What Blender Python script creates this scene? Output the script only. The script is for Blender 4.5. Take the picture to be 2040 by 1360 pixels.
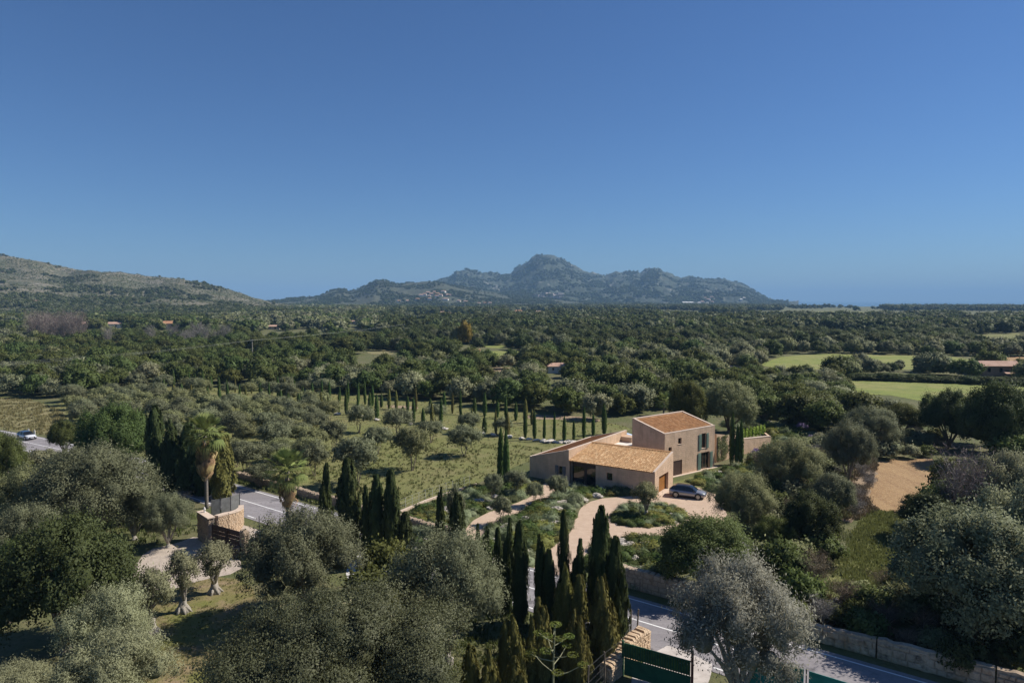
import bpy, math, random
import numpy as np
from mathutils import Vector, Matrix, noise
for _o in list(bpy.data.objects): bpy.data.objects.remove(_o)
R = random.Random(11); rng = np.random.default_rng(11)
S = bpy.context.scene; COL = S.collection; PI = math.pi
# ---------------------------------------------------------------- camera, sky, sun, exposure
CAMH = 26.0; FP = 1360.0; PITCH = math.atan(82/1360)
cd = bpy.data.cameras.new('camera'); cam = bpy.data.objects.new('camera', cd); COL.objects.link(cam)
cam.location = (0, 0, CAMH); cam.rotation_euler = (PI/2-PITCH, 0, 0)
cd.lens = 24; cd.sensor_width = 36; cd.clip_start = .5; cd.clip_end = 90000
S.camera = cam
SUN_AZ = math.radians(13); SUN_EL = math.radians(45)      # azimuth from +x towards +y
W = bpy.data.worlds.new('World'); S.world = W; W.use_nodes = True
wn = W.node_tree; bg = wn.nodes['Background']
sky = wn.nodes.new('ShaderNodeTexSky'); sky.sky_type = 'NISHITA'; sky.sun_disc = False
sky.sun_elevation = SUN_EL; sky.sun_rotation = PI/2-SUN_AZ
sky.altitude = 0; sky.air_density = 1.0; sky.dust_density = 0.1; sky.ozone_density = 6.0
tn = wn.nodes.new('ShaderNodeMix'); tn.data_type = 'RGBA'; tn.blend_type = 'MULTIPLY'; tn.inputs[0].default_value = 1; tn.inputs[7].default_value = (.66, .86, 1.12, 1)   # clear deep blue air
wn.links.new(sky.outputs[0], tn.inputs[6]); wn.links.new(tn.outputs[2], bg.inputs[0]); bg.inputs[1].default_value = 0.056
sl = bpy.data.lights.new('sun', 'SUN'); sl.energy = 4.6; sl.angle = math.radians(.53); sl.color = (1, .94, .85)
so = bpy.data.objects.new('sun', sl); COL.objects.link(so)
sdir = Vector((math.cos(SUN_AZ)*math.cos(SUN_EL), math.sin(SUN_AZ)*math.cos(SUN_EL), math.sin(SUN_EL)))
so.rotation_euler = sdir.to_track_quat('Z', 'Y').to_euler(); so.location = (60, 20, 80)
vs = S.view_settings; vs.view_transform = 'Standard'; vs.look = 'None'; vs.gamma = 1; vs.exposure = 0.45; vs.use_curve_mapping = False
cy = S.cycles; cy.max_bounces = 6; cy.diffuse_bounces = 4; cy.glossy_bounces = 2; cy.transmission_bounces = 3; cy.transparent_max_bounces = 6
cy.volume_bounces = 0; cy.use_denoising = True; cy.caustics_reflective = False; cy.caustics_refractive = False
# ---------------------------------------------------------------- surveying: photograph pixel -> point on the ground
def ray(px, py):
    x = (px-1020)/FP; z = -(py-680)/FP; c, s = math.cos(PITCH), math.sin(PITCH)
    return x, c+z*s, -s+z*c
def G(px, py, h=0.0):
    x, y, z = ray(px, py); t = (h-CAMH)/z
    return Vector((x*t, y*t, h))
def proj(p):
    dx, dy, dz = p[0], p[1], p[2]-CAMH; c, s = math.cos(PITCH), math.sin(PITCH)
    y = dy*c-dz*s; z = dy*s+dz*c
    return 1020+FP*dx/y, 680-FP*z/y
def height_at(p, py):
    x, y, z = ray(1020, py); return CAMH+z/y*p[1]
def inpoly(x, y, poly):
    c = False; n = len(poly); j = n-1
    for i in range(n):
        xi, yi = poly[i]; xj, yj = poly[j]
        if (yi > y) != (yj > y) and x < (xj-xi)*(y-yi)/(yj-yi)+xi: c = not c
        j = i
    return c
# ---------------------------------------------------------------- materials
def nt(name):
    m = bpy.data.materials.new(name); m.use_nodes = True; n = m.node_tree
    return m, n, n.nodes['Principled BSDF'], n.nodes['Material Output']
def node(n, t, **k):
    x = n.nodes.new(t)
    for a, b in k.items(): setattr(x, a, b)
    return x
def noise_fac(n, scale, detail=4, rough=.6, coord='pos', stretch=None, lo=.35, hi=.65):
    if coord == 'pos': g = node(n, 'ShaderNodeNewGeometry').outputs['Position']
    elif coord == 'uv': g = node(n, 'ShaderNodeTexCoord').outputs['UV']
    else: g = node(n, 'ShaderNodeTexCoord').outputs['Object']
    if stretch:
        mp = node(n, 'ShaderNodeMapping'); mp.inputs['Rotation'].default_value = (0, 0, stretch[3] if len(stretch) > 3 else 0)
        mp.inputs['Scale'].default_value = stretch[:3]; n.links.new(g, mp.inputs[0]); g = mp.outputs[0]
    t = node(n, 'ShaderNodeTexNoise'); t.inputs['Scale'].default_value = scale; t.inputs['Detail'].default_value = detail
    t.inputs['Roughness'].default_value = rough; n.links.new(g, t.inputs['Vector'])
    r = node(n, 'ShaderNodeMapRange'); r.inputs[1].default_value = lo; r.inputs[2].default_value = hi; n.links.new(t.outputs[0], r.inputs[0])
    return r.outputs[0], t.outputs[0]
def mixc(n, f, a, b, mode='MIX'):
    m = node(n, 'ShaderNodeMix', data_type='RGBA', blend_type=mode)
    if isinstance(f, (int, float)): m.inputs[0].default_value = f
    else: n.links.new(f, m.inputs[0])
    for s, v in ((6, a), (7, b)):
        if isinstance(v, (tuple, list)): m.inputs[s].default_value = (*v[:3], 1)
        else: n.links.new(v, m.inputs[s])
    return m.outputs[2]
def bump(n, b, h, st, dist):
    x = node(n, 'ShaderNodeBump'); x.inputs['Strength'].default_value = st; x.inputs['Distance'].default_value = dist
    n.links.new(h, x.inputs['Height']); n.links.new(x.outputs[0], b.inputs['Normal'])
def surf(name, layers, rough=.85, bmp=None, spec=.25, coord='pos', metal=0):
    """layers: first (colour,), then (colour, scale, lo, hi[, stretch])"""
    m, n, b, o = nt(name); c = layers[0]
    for L in layers[1:]:
        f, _ = noise_fac(n, L[1], 5, .62, coord, L[4] if len(L) > 4 else None, L[2], L[3]); c = mixc(n, f, c, L[0])
    if isinstance(c, (tuple, list)): b.inputs['Base Color'].default_value = (*c, 1)
    else: n.links.new(c, b.inputs['Base Color'])
    b.inputs['Roughness'].default_value = rough; b.inputs['Specular IOR Level'].default_value = spec; b.inputs['Metallic'].default_value = metal
    if bmp:
        _, raw = noise_fac(n, bmp[0], 6, .65, coord); bump(n, b, raw, bmp[1], bmp[2])
    return m
def leafmat(name, col, var=.35, hue=.03, trans=.3, rough=.6, tint=None, spec=.12):
    m, n, b, o = nt(name)
    at = node(n, 'ShaderNodeAttribute', attribute_name='v'); oi = node(n, 'ShaderNodeObjectInfo')
    ad = node(n, 'ShaderNodeMath', operation='ADD'); n.links.new(at.outputs['Fac'], ad.inputs[0])
    h2 = node(n, 'ShaderNodeMath', operation='MULTIPLY'); h2.inputs[1].default_value = .6; n.links.new(oi.outputs['Random'], h2.inputs[0])
    n.links.new(h2.outputs[0], ad.inputs[1])
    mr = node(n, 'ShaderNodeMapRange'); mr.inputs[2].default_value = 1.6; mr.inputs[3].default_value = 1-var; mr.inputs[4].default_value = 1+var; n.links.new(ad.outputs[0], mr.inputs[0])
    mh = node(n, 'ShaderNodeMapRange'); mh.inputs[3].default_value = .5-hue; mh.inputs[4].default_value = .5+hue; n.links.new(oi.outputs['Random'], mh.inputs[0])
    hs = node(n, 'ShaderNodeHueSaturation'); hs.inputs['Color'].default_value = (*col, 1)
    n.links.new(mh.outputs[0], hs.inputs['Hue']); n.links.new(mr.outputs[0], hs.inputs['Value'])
    c = hs.outputs[0]
    if tint:
        f = node(n, 'ShaderNodeMapRange'); f.inputs[1].default_value = tint[1]; f.inputs[2].default_value = 1; n.links.new(at.outputs['Fac'], f.inputs[0]); c = mixc(n, f.outputs[0], c, tint[0])
    n.links.new(c, b.inputs['Base Color']); b.inputs['Roughness'].default_value = rough; b.inputs['Specular IOR Level'].default_value = spec
    tr = node(n, 'ShaderNodeBsdfTranslucent'); n.links.new(c, tr.inputs[0])
    mx = node(n, 'ShaderNodeMixShader'); mx.inputs[0].default_value = trans
    n.links.new(b.outputs[0], mx.inputs[1]); n.links.new(tr.outputs[0], mx.inputs[2]); n.links.new(mx.outputs[0], o.inputs[0])
    return m
# ---------------------------------------------------------------- objects
def tag(o, label=None, cat=None, group=None, kind=None):
    for k, v in (('label', label), ('category', cat), ('group', group), ('kind', kind)):
        if v: o[k] = v
    return o
def thing(name, loc, label, cat, group=None, rz=0):
    o = bpy.data.objects.new(name, None); COL.objects.link(o); o.location = loc; o.rotation_euler = (0, 0, rz); o.empty_display_size = .2
    return tag(o, label, cat, group)
def link(name, me, parent=None, mat=None):
    o = bpy.data.objects.new(name, me); COL.objects.link(o); o.parent = parent
    if mat is not None:
        o.material_slots[0].link = 'OBJECT'; o.material_slots[0].material = mat
    return o
def mesh_np(name, v, quads=None, tris=None, attr=None, mats=(), midx=None, smooth=False, nrm=None):
    me = bpy.data.meshes.new(name); v = np.asarray(v, np.float32)
    q = np.zeros((0, 4), np.int32) if quads is None else np.asarray(quads, np.int32).reshape(-1, 4)
    t = np.zeros((0, 3), np.int32) if tris is None else np.asarray(tris, np.int32).reshape(-1, 3)
    me.vertices.add(len(v)); me.vertices.foreach_set('co', v.ravel())
    me.loops.add(q.size+t.size); me.loops.foreach_set('vertex_index', np.concatenate([q.ravel(), t.ravel()]))
    me.polygons.add(len(q)+len(t))
    me.polygons.foreach_set('loop_start', np.concatenate([np.arange(len(q))*4, q.size+np.arange(len(t))*3]).astype(np.int32))
    if midx is not None: me.polygons.foreach_set('material_index', np.asarray(midx, np.int32))
    if smooth: me.polygons.foreach_set('use_smooth', np.ones(len(q)+len(t), bool))
    if attr is not None:
        a = me.attributes.new('v', 'FLOAT', 'FACE'); a.data.foreach_set('value', np.asarray(attr, np.float32))
    for m in mats: me.materials.append(m)
    me.update()
    if nrm is not None:
        me.polygons.foreach_set('use_smooth', np.ones(len(me.polygons), bool)); me.normals_split_custom_set_from_vertices(np.asarray(nrm, np.float32))
    return me
class MB:
    def __init__(s, org=(0, 0, 0), ang=0): s.v = []; s.f = []; s.m = []; s.uv = []; s.o = Vector(org); s.a = ang; s.mi = 0
    def face(s, pts, uv=None):
        i = len(s.v); s.v += [tuple(p) for p in pts]; s.f.append(tuple(range(i, i+len(pts)))); s.m.append(s.mi); s.uv.append(uv)
    def add(s, vs, fs):
        i = len(s.v); s.v += [tuple(p) for p in vs]
        for f in fs: s.f.append(tuple(i+k for k in f)); s.m.append(s.mi); s.uv.append(None)
    def box(s, a, b):
        (x0, y0, z0), (x1, y1, z1) = a, b
        s.add([(x0, y0, z0), (x1, y0, z0), (x1, y1, z0), (x0, y1, z0), (x0, y0, z1), (x1, y0, z1), (x1, y1, z1), (x0, y1, z1)],
              [(3, 2, 1, 0), (4, 5, 6, 7), (0, 1, 5, 4), (1, 2, 6, 5), (2, 3, 7, 6), (3, 0, 4, 7)])
    def beam(s, p, q, w, h):          # box along p->q, height h upwards from p.z
        p, q = Vector(p), Vector(q); d = (q-p); n = Vector((-d.y, d.x, 0))
        n = n.normalized()*w/2 if n.length > 1e-6 else Vector((w/2, 0, 0)); u = Vector((0, 0, h))
        s.add([p-n, q-n, q+n, p+n, p-n+u, q-n+u, q+n+u, p+n+u], [(3, 2, 1, 0), (4, 5, 6, 7), (0, 1, 5, 4), (1, 2, 6, 5), (2, 3, 7, 6), (3, 0, 4, 7)])
    def tube(s, pts, rad, n=6, cap=True):
        pts = [Vector(p) for p in pts]
        if isinstance(rad, (int, float)): rad = [rad]*len(pts)
        vs, fs = [], []
        for i, p in enumerate(pts):
            d = (pts[min(i+1, len(pts)-1)]-pts[max(i-1, 0)]).normalized()
            a = d.orthogonal() if abs(d.z) < .99 else Vector((1, 0, 0)); a = (a-d*a.dot(d)).normalized(); b = d.cross(a)
            for k in range(n): t = 2*PI*k/n; vs.append(p+(a*math.cos(t)+b*math.sin(t))*rad[i])
        for i in range(len(pts)-1):
            for k in range(n): fs.append((i*n+k, i*n+(k+1) % n, (i+1)*n+(k+1) % n, (i+1)*n+k))
        if cap: fs += [tuple(range(n-1, -1, -1)), tuple((len(pts)-1)*n+k for k in range(n))]
        s.add(vs, fs)
    def cyl(s, c, r0, r1, h, n=12): s.tube([c, (c[0], c[1], c[2]+h)], [r0, r1], n)
    def mesh(s, name, mats, smooth=False, off=(0, 0, 0)):
        me = bpy.data.meshes.new(name); c, sn = math.cos(s.a), math.sin(s.a)
        V = [(x*c-y*sn+s.o.x-off[0], x*sn+y*c+s.o.y-off[1], z+s.o.z-off[2]) for x, y, z in s.v]
        me.from_pydata(V, [], s.f)
        for m in mats: me.materials.append(m)
        me.polygons.foreach_set('material_index', s.m)
        if any(u is not None for u in s.uv):
            L = me.uv_layers.new(name='UVMap')
            for p, u in zip(me.polygons, s.uv):
                if u:
                    for k, li in enumerate(p.loop_indices): L.data[li].uv = u[k]
        if smooth: me.polygons.foreach_set('use_smooth', [True]*len(s.f))
        me.update(); return me
    def build(s, name, mats, parent=None, smooth=False, off=None):
        if not isinstance(mats, (list, tuple)): mats = [mats]
        if off is None:
            off = (0, 0, 0); r = parent
            while r is not None and r.parent is not None: r = r.parent
            if r is not None and r.type == 'EMPTY' and abs(r.rotation_euler.z) < 1e-9: off = r.location
        o = bpy.data.objects.new(name, s.mesh(name, mats, smooth, off)); COL.objects.link(o); o.parent = parent
        return o
# ---------------------------------------------------------------- vegetation prototypes (meshes shared by copies)
BARK = surf('bark', [(.16, .125, .095), ((.26, .22, .18), 6, .4, .7)], .95, (9, .6, .05))
BARKG = surf('bark_grey', [(.27, .24, .2), ((.42, .39, .34), 7, .4, .7)], .95, (9, .7, .05))
LM = dict(
    olive=leafmat('olive_leaves', (.185, .197, .112), .42, .01),
    grey=leafmat('olive_leaves_grey', (0.277, 0.282, 0.163), .42, .015),
    pale=leafmat('olive_leaves_pale', (0.310, 0.305, 0.235), .42, .012),
    warm=leafmat('olive_leaves_warm', (.225, .235, .112), .42, .01),
    oak=leafmat('oak_leaves', (0.107, 0.127, 0.040), .45, .02),
    dark=leafmat('dark_leaves', (0.075, 0.091, 0.033), .45, .02),
    carob=leafmat('carob_leaves', (.098, .103, .05), .55, .01, tint=((.3, .25, .14), .9), spec=.3),
    fresh=leafmat('fresh_leaves', (0.097, 0.127, 0.040), .4, .02),
    green=leafmat('green_leaves', (0.115, 0.135, 0.038), .4, .025),
    lime=leafmat('bright_leaves', (.14, .17, .035), .4, .02),
    cypress=leafmat('cypress_sprays', (0.067, 0.086, 0.029), .45, .015, .2),
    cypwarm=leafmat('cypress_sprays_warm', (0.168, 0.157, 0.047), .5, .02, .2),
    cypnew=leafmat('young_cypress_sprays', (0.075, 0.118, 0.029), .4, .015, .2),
    brown=leafmat('dry_twigs', (.17, .13, .085), .4, .015, .1),
    mauve=leafmat('bare_twigs', (.21, .165, .15), .35, .01, .1),
    greytw=leafmat('grey_twigs', (.22, .2, .185), .35, .01, .1),
    gold=leafmat('yellow_leaves', (.26, .21, .04), .35, .02),
    santolina=leafmat('silver_leaves', (0.252, 0.289, 0.163), .35, .015),
    mastic=leafmat('mastic_leaves', (0.085, 0.118, 0.032), .4, .02),
    cistus=leafmat('cistus_leaves', (0.219, 0.219, 0.059), .4, .02),
    rosemary=leafmat('rosemary_leaves', (0.135, 0.165, 0.075), .4, .02),
    vine=leafmat('vine_leaves', (.2, .27, .035), .35, .02),
    lilac=leafmat('lilac_flowers', (.33, .26, .45), .35, .015),
    reed=leafmat('dry_reeds', (.27, .2, .09), .35, .015),
    palm=leafmat('palm_leaves', (.19, .22, .07), .4, .015, .25),
    thatch=leafmat('dead_palm_leaves', (.42, .3, .15), .5, .02, .2),
    grass=leafmat('grass_blades', (.2, .215, .075), .4, .02, .3),
    drygrass=leafmat('dry_grass_blades', (.22, .19, .09), .4, .02, .3))
def rdir(n):
    d = rng.normal(size=(n, 3)); return d/np.linalg.norm(d, axis=1, keepdims=True)
LASTN = [None]
def leaves(c, nrm, L, Wd, up=None, out=None, soft=.7):
    """diamond shaped leaves: centres c, facing nrm, length L, width Wd; out = the way the foliage mass faces there"""
    n = len(c)
    if out is not None:
        out = out/(np.linalg.norm(out, axis=1, keepdims=True)+1e-9); nrm = np.where((nrm*out).sum(1, keepdims=True) < 0, -nrm, nrm)
        sn = nrm*(1-soft)+out*soft; sn /= np.linalg.norm(sn, axis=1, keepdims=True)+1e-9
    else: sn = nrm
    LASTN[0] = np.repeat(sn, 4, 0)
    t = rdir(n) if up is None else rdir(n)*(1-up)+np.array([0, 0, up]); t -= nrm*(t*nrm).sum(1, keepdims=True)
    t /= np.linalg.norm(t, axis=1, keepdims=True)+1e-9; b = np.cross(nrm, t)
    L = L*rng.uniform(.6, 1.35, (n, 1)); Wd = Wd*rng.uniform(.7, 1.3, (n, 1))
    v = np.stack([c-t*L/2, c-b*Wd/2-nrm*Wd*.1, c+t*L/2, c+b*Wd/2-nrm*Wd*.1], 1).reshape(-1, 3)
    return v, np.arange(4*n).reshape(n, 4), rng.random(n)
def blob(c, r, k=7, m=4):
    vs = []; fs = []
    for i in range(m+1):
        th = PI*i/m
        for j in range(k): p = 2*PI*j/k+i*.4; vs.append((c[0]+r[0]*math.sin(th)*math.cos(p), c[1]+r[1]*math.sin(th)*math.sin(p), c[2]+r[2]*math.cos(th)))
    for i in range(m):
        for j in range(k): fs.append((i*k+j, (i+1)*k+j, (i+1)*k+(j+1) % k, i*k+(j+1) % k))
    return vs, fs
def crown_mesh(name, w, z0, h, nl, ncl, nleaf, L, Wd, sig, lobe=.42, core=.62, skirt=0, up=None, outw=.45, egg=0, soft=.68):
    """crown of many leaf clumps on overlapping lobes; returns mesh + lobe centres"""
    cz = (z0+h)/2; hz = (h-z0)/2; lobes = []
    for i in range(nl):
        d = rdir(1)[0]; q = (i+.5)/nl
        d[2] = 1-1.7*q+R.uniform(-.15, .15); a = i*2.4+R.uniform(-.4, .4); k = math.sqrt(max(.05, 1-min(.95, d[2]*d[2])))
        rr = R.uniform(.55, .78); s = 1-egg*max(0, d[2])
        lr = lobe*R.uniform(.78, 1.2)
        lobes.append((np.array([math.cos(a)*k*rr*w/2*s, math.sin(a)*k*rr*w/2*s, cz+d[2]*.6*hz]), np.array([lr*w/2*s, lr*w/2*s, lr*max(hz, w*.28)])))
    lobes.append((np.array([0, 0, cz]), np.array([.5*w/2, .5*w/2, .62*hz])))
    C, D = [], []
    for i, (c, r) in enumerate(lobes):
        d = rdir(ncl); d[:, 2] = np.where(d[:, 2] < -.35, -d[:, 2], d[:, 2])
        p = c+d*r*np.where(rng.random((ncl, 1)) < .2, rng.uniform(1.05, 1.24, (ncl, 1)), rng.uniform(.72, 1.05, (ncl, 1))); ok = rng.random(ncl) > .12
        for j, (c2, r2) in enumerate(lobes):
            if j != i: ok &= (((p-c2)/r2)**2).sum(1) > .78
        C.append(p[ok]); D.append(d[ok])
    C = np.concatenate(C); D = np.concatenate(D); n = len(C); per = max(1, nleaf//n)
    cs = rng.uniform(.45, 1.45, n); idx = np.repeat(np.arange(n), per)
    # leaves spread over each clump's outer cap, so that gaps stay between clumps
    p = C[idx]+rng.normal(size=(len(idx), 3))*sig*cs[idx][:, None]
    p[:, 2] = np.maximum(p[:, 2], z0-.3*hz*rng.random(len(p)))
    nr = rdir(len(idx))*(1-outw)+(D[idx]*.7+np.array([0, 0, .45]))*outw; nr /= np.linalg.norm(nr, axis=1, keepdims=True)
    ov = D[idx]+(p-C[idx])/(sig*1.5)*.95+np.array([0, 0, .25])
    v, q, a = leaves(p, nr, L, Wd, up, ov, soft); a = .5*a+.5*rng.random(n)[idx]; NN = [LASTN[0]]
    kx = (w/2)/np.percentile(np.hypot(p[:, 0], p[:, 1]), 96); kz = (h-z0)/(np.percentile(p[:, 2], 99.3)-z0)
    fit = lambda q_: np.stack([q_[:, 0]*kx, q_[:, 1]*kx, z0+(q_[:, 2]-z0)*kz], 1)
    cen = np.repeat(p, 4, 0); v = v-cen+fit(cen); lobes = [(fit(c[None])[0], r*np.array([kx, kx, kz])) for c, r in lobes]
    vs = [v]; qs = [q]; at = [a]; o = len(v)
    if core:
        for c, r in lobes:
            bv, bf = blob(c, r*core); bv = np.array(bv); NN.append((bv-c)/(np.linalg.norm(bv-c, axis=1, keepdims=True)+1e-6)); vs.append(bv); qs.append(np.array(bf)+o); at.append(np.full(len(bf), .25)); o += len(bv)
    return mesh_np(name, np.concatenate(vs), np.concatenate(qs), attr=np.concatenate(at), mats=[LM['olive']], nrm=np.concatenate(NN)), lobes
def trunk_mesh(name, lobes, z0, r, fork=.35, stems=1, mat=None, lean=.3, seg=6, limbs=7):
    m = MB(); tops = sorted(lobes, key=lambda l: R.random())[:limbs]
    for k in range(stems):
        a = 2*PI*k/stems+R.random(); b = Vector((math.cos(a), math.sin(a), 0))*(0 if stems == 1 else r*1.3)
        f = b*(1+2.2*(stems > 1))+Vector((R.uniform(-lean, lean), R.uniform(-lean, lean), z0*fork+.3))
        rr = r/(stems**.5)
        m.tube([b*1.1-Vector((0, 0, .2)), b+Vector((0, 0, .25)), (b+f)/2+Vector((R.uniform(-.1, .1), 0, 0)), f], [rr*1.55, rr*1.1, rr*.85, rr*.72], seg+2)
        for c, _ in tops[k::stems]:
            c = Vector(c); mid = f.lerp(c, .5)+Vector((R.uniform(-.2, .2), R.uniform(-.2, .2), .1))
            m.tube([f-Vector((0, 0, .1)), mid, c], [rr*.55, rr*.34, rr*.12], seg)
    me = m.mesh(name, [mat or BARK], True); return me
PROTO = {}
def proto(kind, w, z0, h, nl, ncl, nleaf, L, Wd, sig, n=2, r=.25, stems=1, bark=None, **k):
    tk = {x: k.pop(x) for x in ('fork', 'lean', 'limbs') if x in k}
    lst = []
    for i in range(n):
        cm, lb = crown_mesh(kind+'_crown', w, z0, h, nl, ncl, nleaf, L, Wd, sig, **k)
        lst.append((cm, trunk_mesh(kind+'_trunk', lb, max(z0, .4), r, stems=stems, mat=bark, **tk) if r else None))
    PROTO[kind] = (w, h, lst)
# near (45-75 m), middle (75-170 m), far (170-330 m)
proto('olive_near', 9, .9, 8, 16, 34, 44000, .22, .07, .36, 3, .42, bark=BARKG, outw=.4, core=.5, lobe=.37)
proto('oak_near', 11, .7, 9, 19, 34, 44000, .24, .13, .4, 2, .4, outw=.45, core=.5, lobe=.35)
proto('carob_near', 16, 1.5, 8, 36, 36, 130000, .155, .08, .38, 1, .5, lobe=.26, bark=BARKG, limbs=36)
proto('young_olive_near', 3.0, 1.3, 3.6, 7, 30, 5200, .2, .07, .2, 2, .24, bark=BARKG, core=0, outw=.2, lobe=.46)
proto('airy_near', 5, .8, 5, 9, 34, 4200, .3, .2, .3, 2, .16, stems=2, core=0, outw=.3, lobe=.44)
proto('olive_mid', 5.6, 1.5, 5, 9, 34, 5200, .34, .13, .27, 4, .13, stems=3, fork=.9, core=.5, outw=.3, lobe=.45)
proto('oak_mid', 8, .7, 7, 11, 34, 5600, .5, .3, .4, 3, .28)
proto('bush_mid', 5, 0, 3.4, 9, 26, 2600, .42, .22, .3, 3, 0)
proto('tree_far', 8, .2, 6.5, 10, 18, 3000, .5, .34, .4, 6, 0, core=.74, soft=.78)
proto('speck', 9, .2, 6.5, 6, 9, 260, 1.5, 1.1, .45, 4, 0, core=.88, soft=.85)
def cypress_mesh(name, w, h, n, L, Wd, tops=1, lumpy=.2, base=.62):
    vs, qs, at, o, NN = [], [], [], 0, []
    for k in range(tops):
        hh = h*(1 if k == 0 else R.uniform(.62, .95)); a = R.uniform(0, 6.28); off = 0 if k == 0 else w*.27
        ww = w*(1 if tops == 1 else .62); m = n//tops
        z = rng.random(m)**.85; ph = rng.random(m)*2*PI
        prof = np.where(z < .3, base+(1-base)*np.sin(z/.3*PI/2), np.cos((z-.3)/.7*PI/2)**.6)
        lump = 1+lumpy*(np.sin(ph*5+z*9+k)+np.sin(ph*3-z*23))*.5+lumpy*.55*np.sin(z*37+ph*11+k)*np.sin(ph*6-z*19)
        r = ww/2*prof*lump*rng.uniform(.8, 1.04, m)
        c = np.stack([math.cos(a)*off+r*np.cos(ph), math.sin(a)*off+r*np.sin(ph), z*hh], 1); plume = np.zeros((m, 3))
        if w > 1.5:      # upright plumes of foliage standing off the column
            npl = int(150/tops); pi_ = rng.integers(0, m, npl); g = rng.integers(0, npl, m); sel = rng.random(m) < .78; u_ = rng.random(m)**.8; ln = rng.uniform(.07, .15, npl)*hh
            of = rdir(m); of[:, 2] *= .2; rad = (.15*ww)*(1-u_*.85)*rng.uniform(.5, 1, m); o3 = of*rad[:, None]; q = c[pi_][g]*np.array([.97, .97, 1])+o3+np.stack([np.cos(ph[pi_][g])*.05*u_, np.sin(ph[pi_][g])*.05*u_, (u_-.3)*ln[g]], 1)
            q[:, 2] = np.clip(q[:, 2], 0, hh*1.02); ph = np.where(sel, ph[pi_][g], ph); c = np.where(sel[:, None], q, c); plume = np.where(sel[:, None], of*1.1, 0)
        nr = np.stack([np.cos(ph), np.sin(ph), np.full(m, .25)], 1)+rdir(m)*.55; nr /= np.linalg.norm(nr, axis=1, keepdims=True)
        ov = np.stack([np.cos(ph), np.sin(ph), np.full(m, .2)], 1)+.9*lumpy/.2*np.stack([-np.sin(ph)*np.cos(ph*5+z*9+k), np.cos(ph)*np.cos(ph*5+z*9+k), .5*np.cos(z*37+ph*11+k)], 1)*.35+plume; v, q, t = leaves(c, nr, L, Wd, .8, ov, .6); NN.append(LASTN[0]); vs.append(v); qs.append(q+o); at.append(t*.7+.3*(lump-1+lumpy)/(2*lumpy+1e-6)); o += len(v)
        zz = np.linspace(0, .97, 9); K = 8; cv = []
        for i, q0 in enumerate(zz):
            p = base+(1-base)*math.sin(q0/.3*PI/2) if q0 < .3 else math.cos((q0-.3)/.7*PI/2)**.75
            for j in range(K): cv.append((math.cos(a)*off+ww/2*.8*p*math.cos(2*PI*j/K), math.sin(a)*off+ww/2*.8*p*math.sin(2*PI*j/K), q0*hh+.05))
        NN.append(np.array([(math.cos(2*PI*j/K), math.sin(2*PI*j/K), .1) for i in range(9) for j in range(K)])); cf = [(i*K+j, i*K+(j+1) % K, (i+1)*K+(j+1) % K, (i+1)*K+j) for i in range(8) for j in range(K)]
        vs.append(np.array(cv)); qs.append(np.array(cf)+o); at.append(np.full(len(cf), .3)); o += len(cv)
    return mesh_np(name, np.concatenate(vs), np.concatenate(qs), attr=np.concatenate(at), mats=[LM['cypress']], nrm=np.concatenate(NN))
def stem_mesh(r, h):
    m = MB(); m.tube([(0, 0, -.2), (0, 0, h*.5), (0, 0, h)], [r, r*.7, r*.2], 6); return m.mesh('cypress_trunk', [BARK], True)
PROTO['cypress_near'] = (2.2, 9, [(cypress_mesh('cypress_crown', 2.1, 9, 15000, .3, .11, (1, 1, 2, 1, 3)[_], R.uniform(.24, .42), R.uniform(.5, .75)), stem_mesh(.2, 3)) for _ in range(5)])
PROTO['cypress_bushy'] = (3.2, 7, [(cypress_mesh('cypress_crown', 3.1, 7, 15000, .32, .13, 5, .3, .8), stem_mesh(.2, 2)) for _ in range(3)])
PROTO['cypress_slim'] = (.8, 5, [(cypress_mesh('cypress_crown', .8, 5, 1000, .3, .13, 1, .12, .5), stem_mesh(.07, 1.5)) for _ in range(3)])
def bare_mesh(name, w, h, n=60, r=.14):
    m = MB(); m.tube([(0, 0, -.2), (0, 0, h*.35), (.1, 0, h*.8)], [r, r*.75, r*.25], 5); tips = []
    for i in range(n):
        a = R.uniform(0, 6.28); z = h*R.uniform(.22, .75); l = w/2*R.uniform(.4, 1)*(1-.4*z/h)
        p = Vector((0, 0, z)); q = p+Vector((math.cos(a)*l*.5, math.sin(a)*l*.5, l*.5)); t = p+Vector((math.cos(a)*l, math.sin(a)*l, min(h-z, l*1.3)))
        m.tube([p, q, t], [r*.3, r*.2, r*.07], 3, False); tips += [q, t]
    trunk = m.mesh(name+'_trunk', [BARKG], False)
    t = np.array([tuple(x) for x in tips]); idx = rng.integers(0, len(t), n*28); c = t[idx]+rng.normal(size=(len(idx), 3))*w*.07
    nr = rdir(len(c)); v, q, a = leaves(c, nr, w*.11, w*.008, .5)
    return mesh_np(name+'_twigs', v, q, attr=a, mats=[LM['greytw']]), trunk
PROTO['bare'] = (7, 9, [bare_mesh('bare_tree', 7, 9) for _ in range(2)])
PROTO['bare_bush'] = (4, 3.4, [bare_mesh('bare_bush', 4, 3.4, 70, .06) for _ in range(2)])
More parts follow.
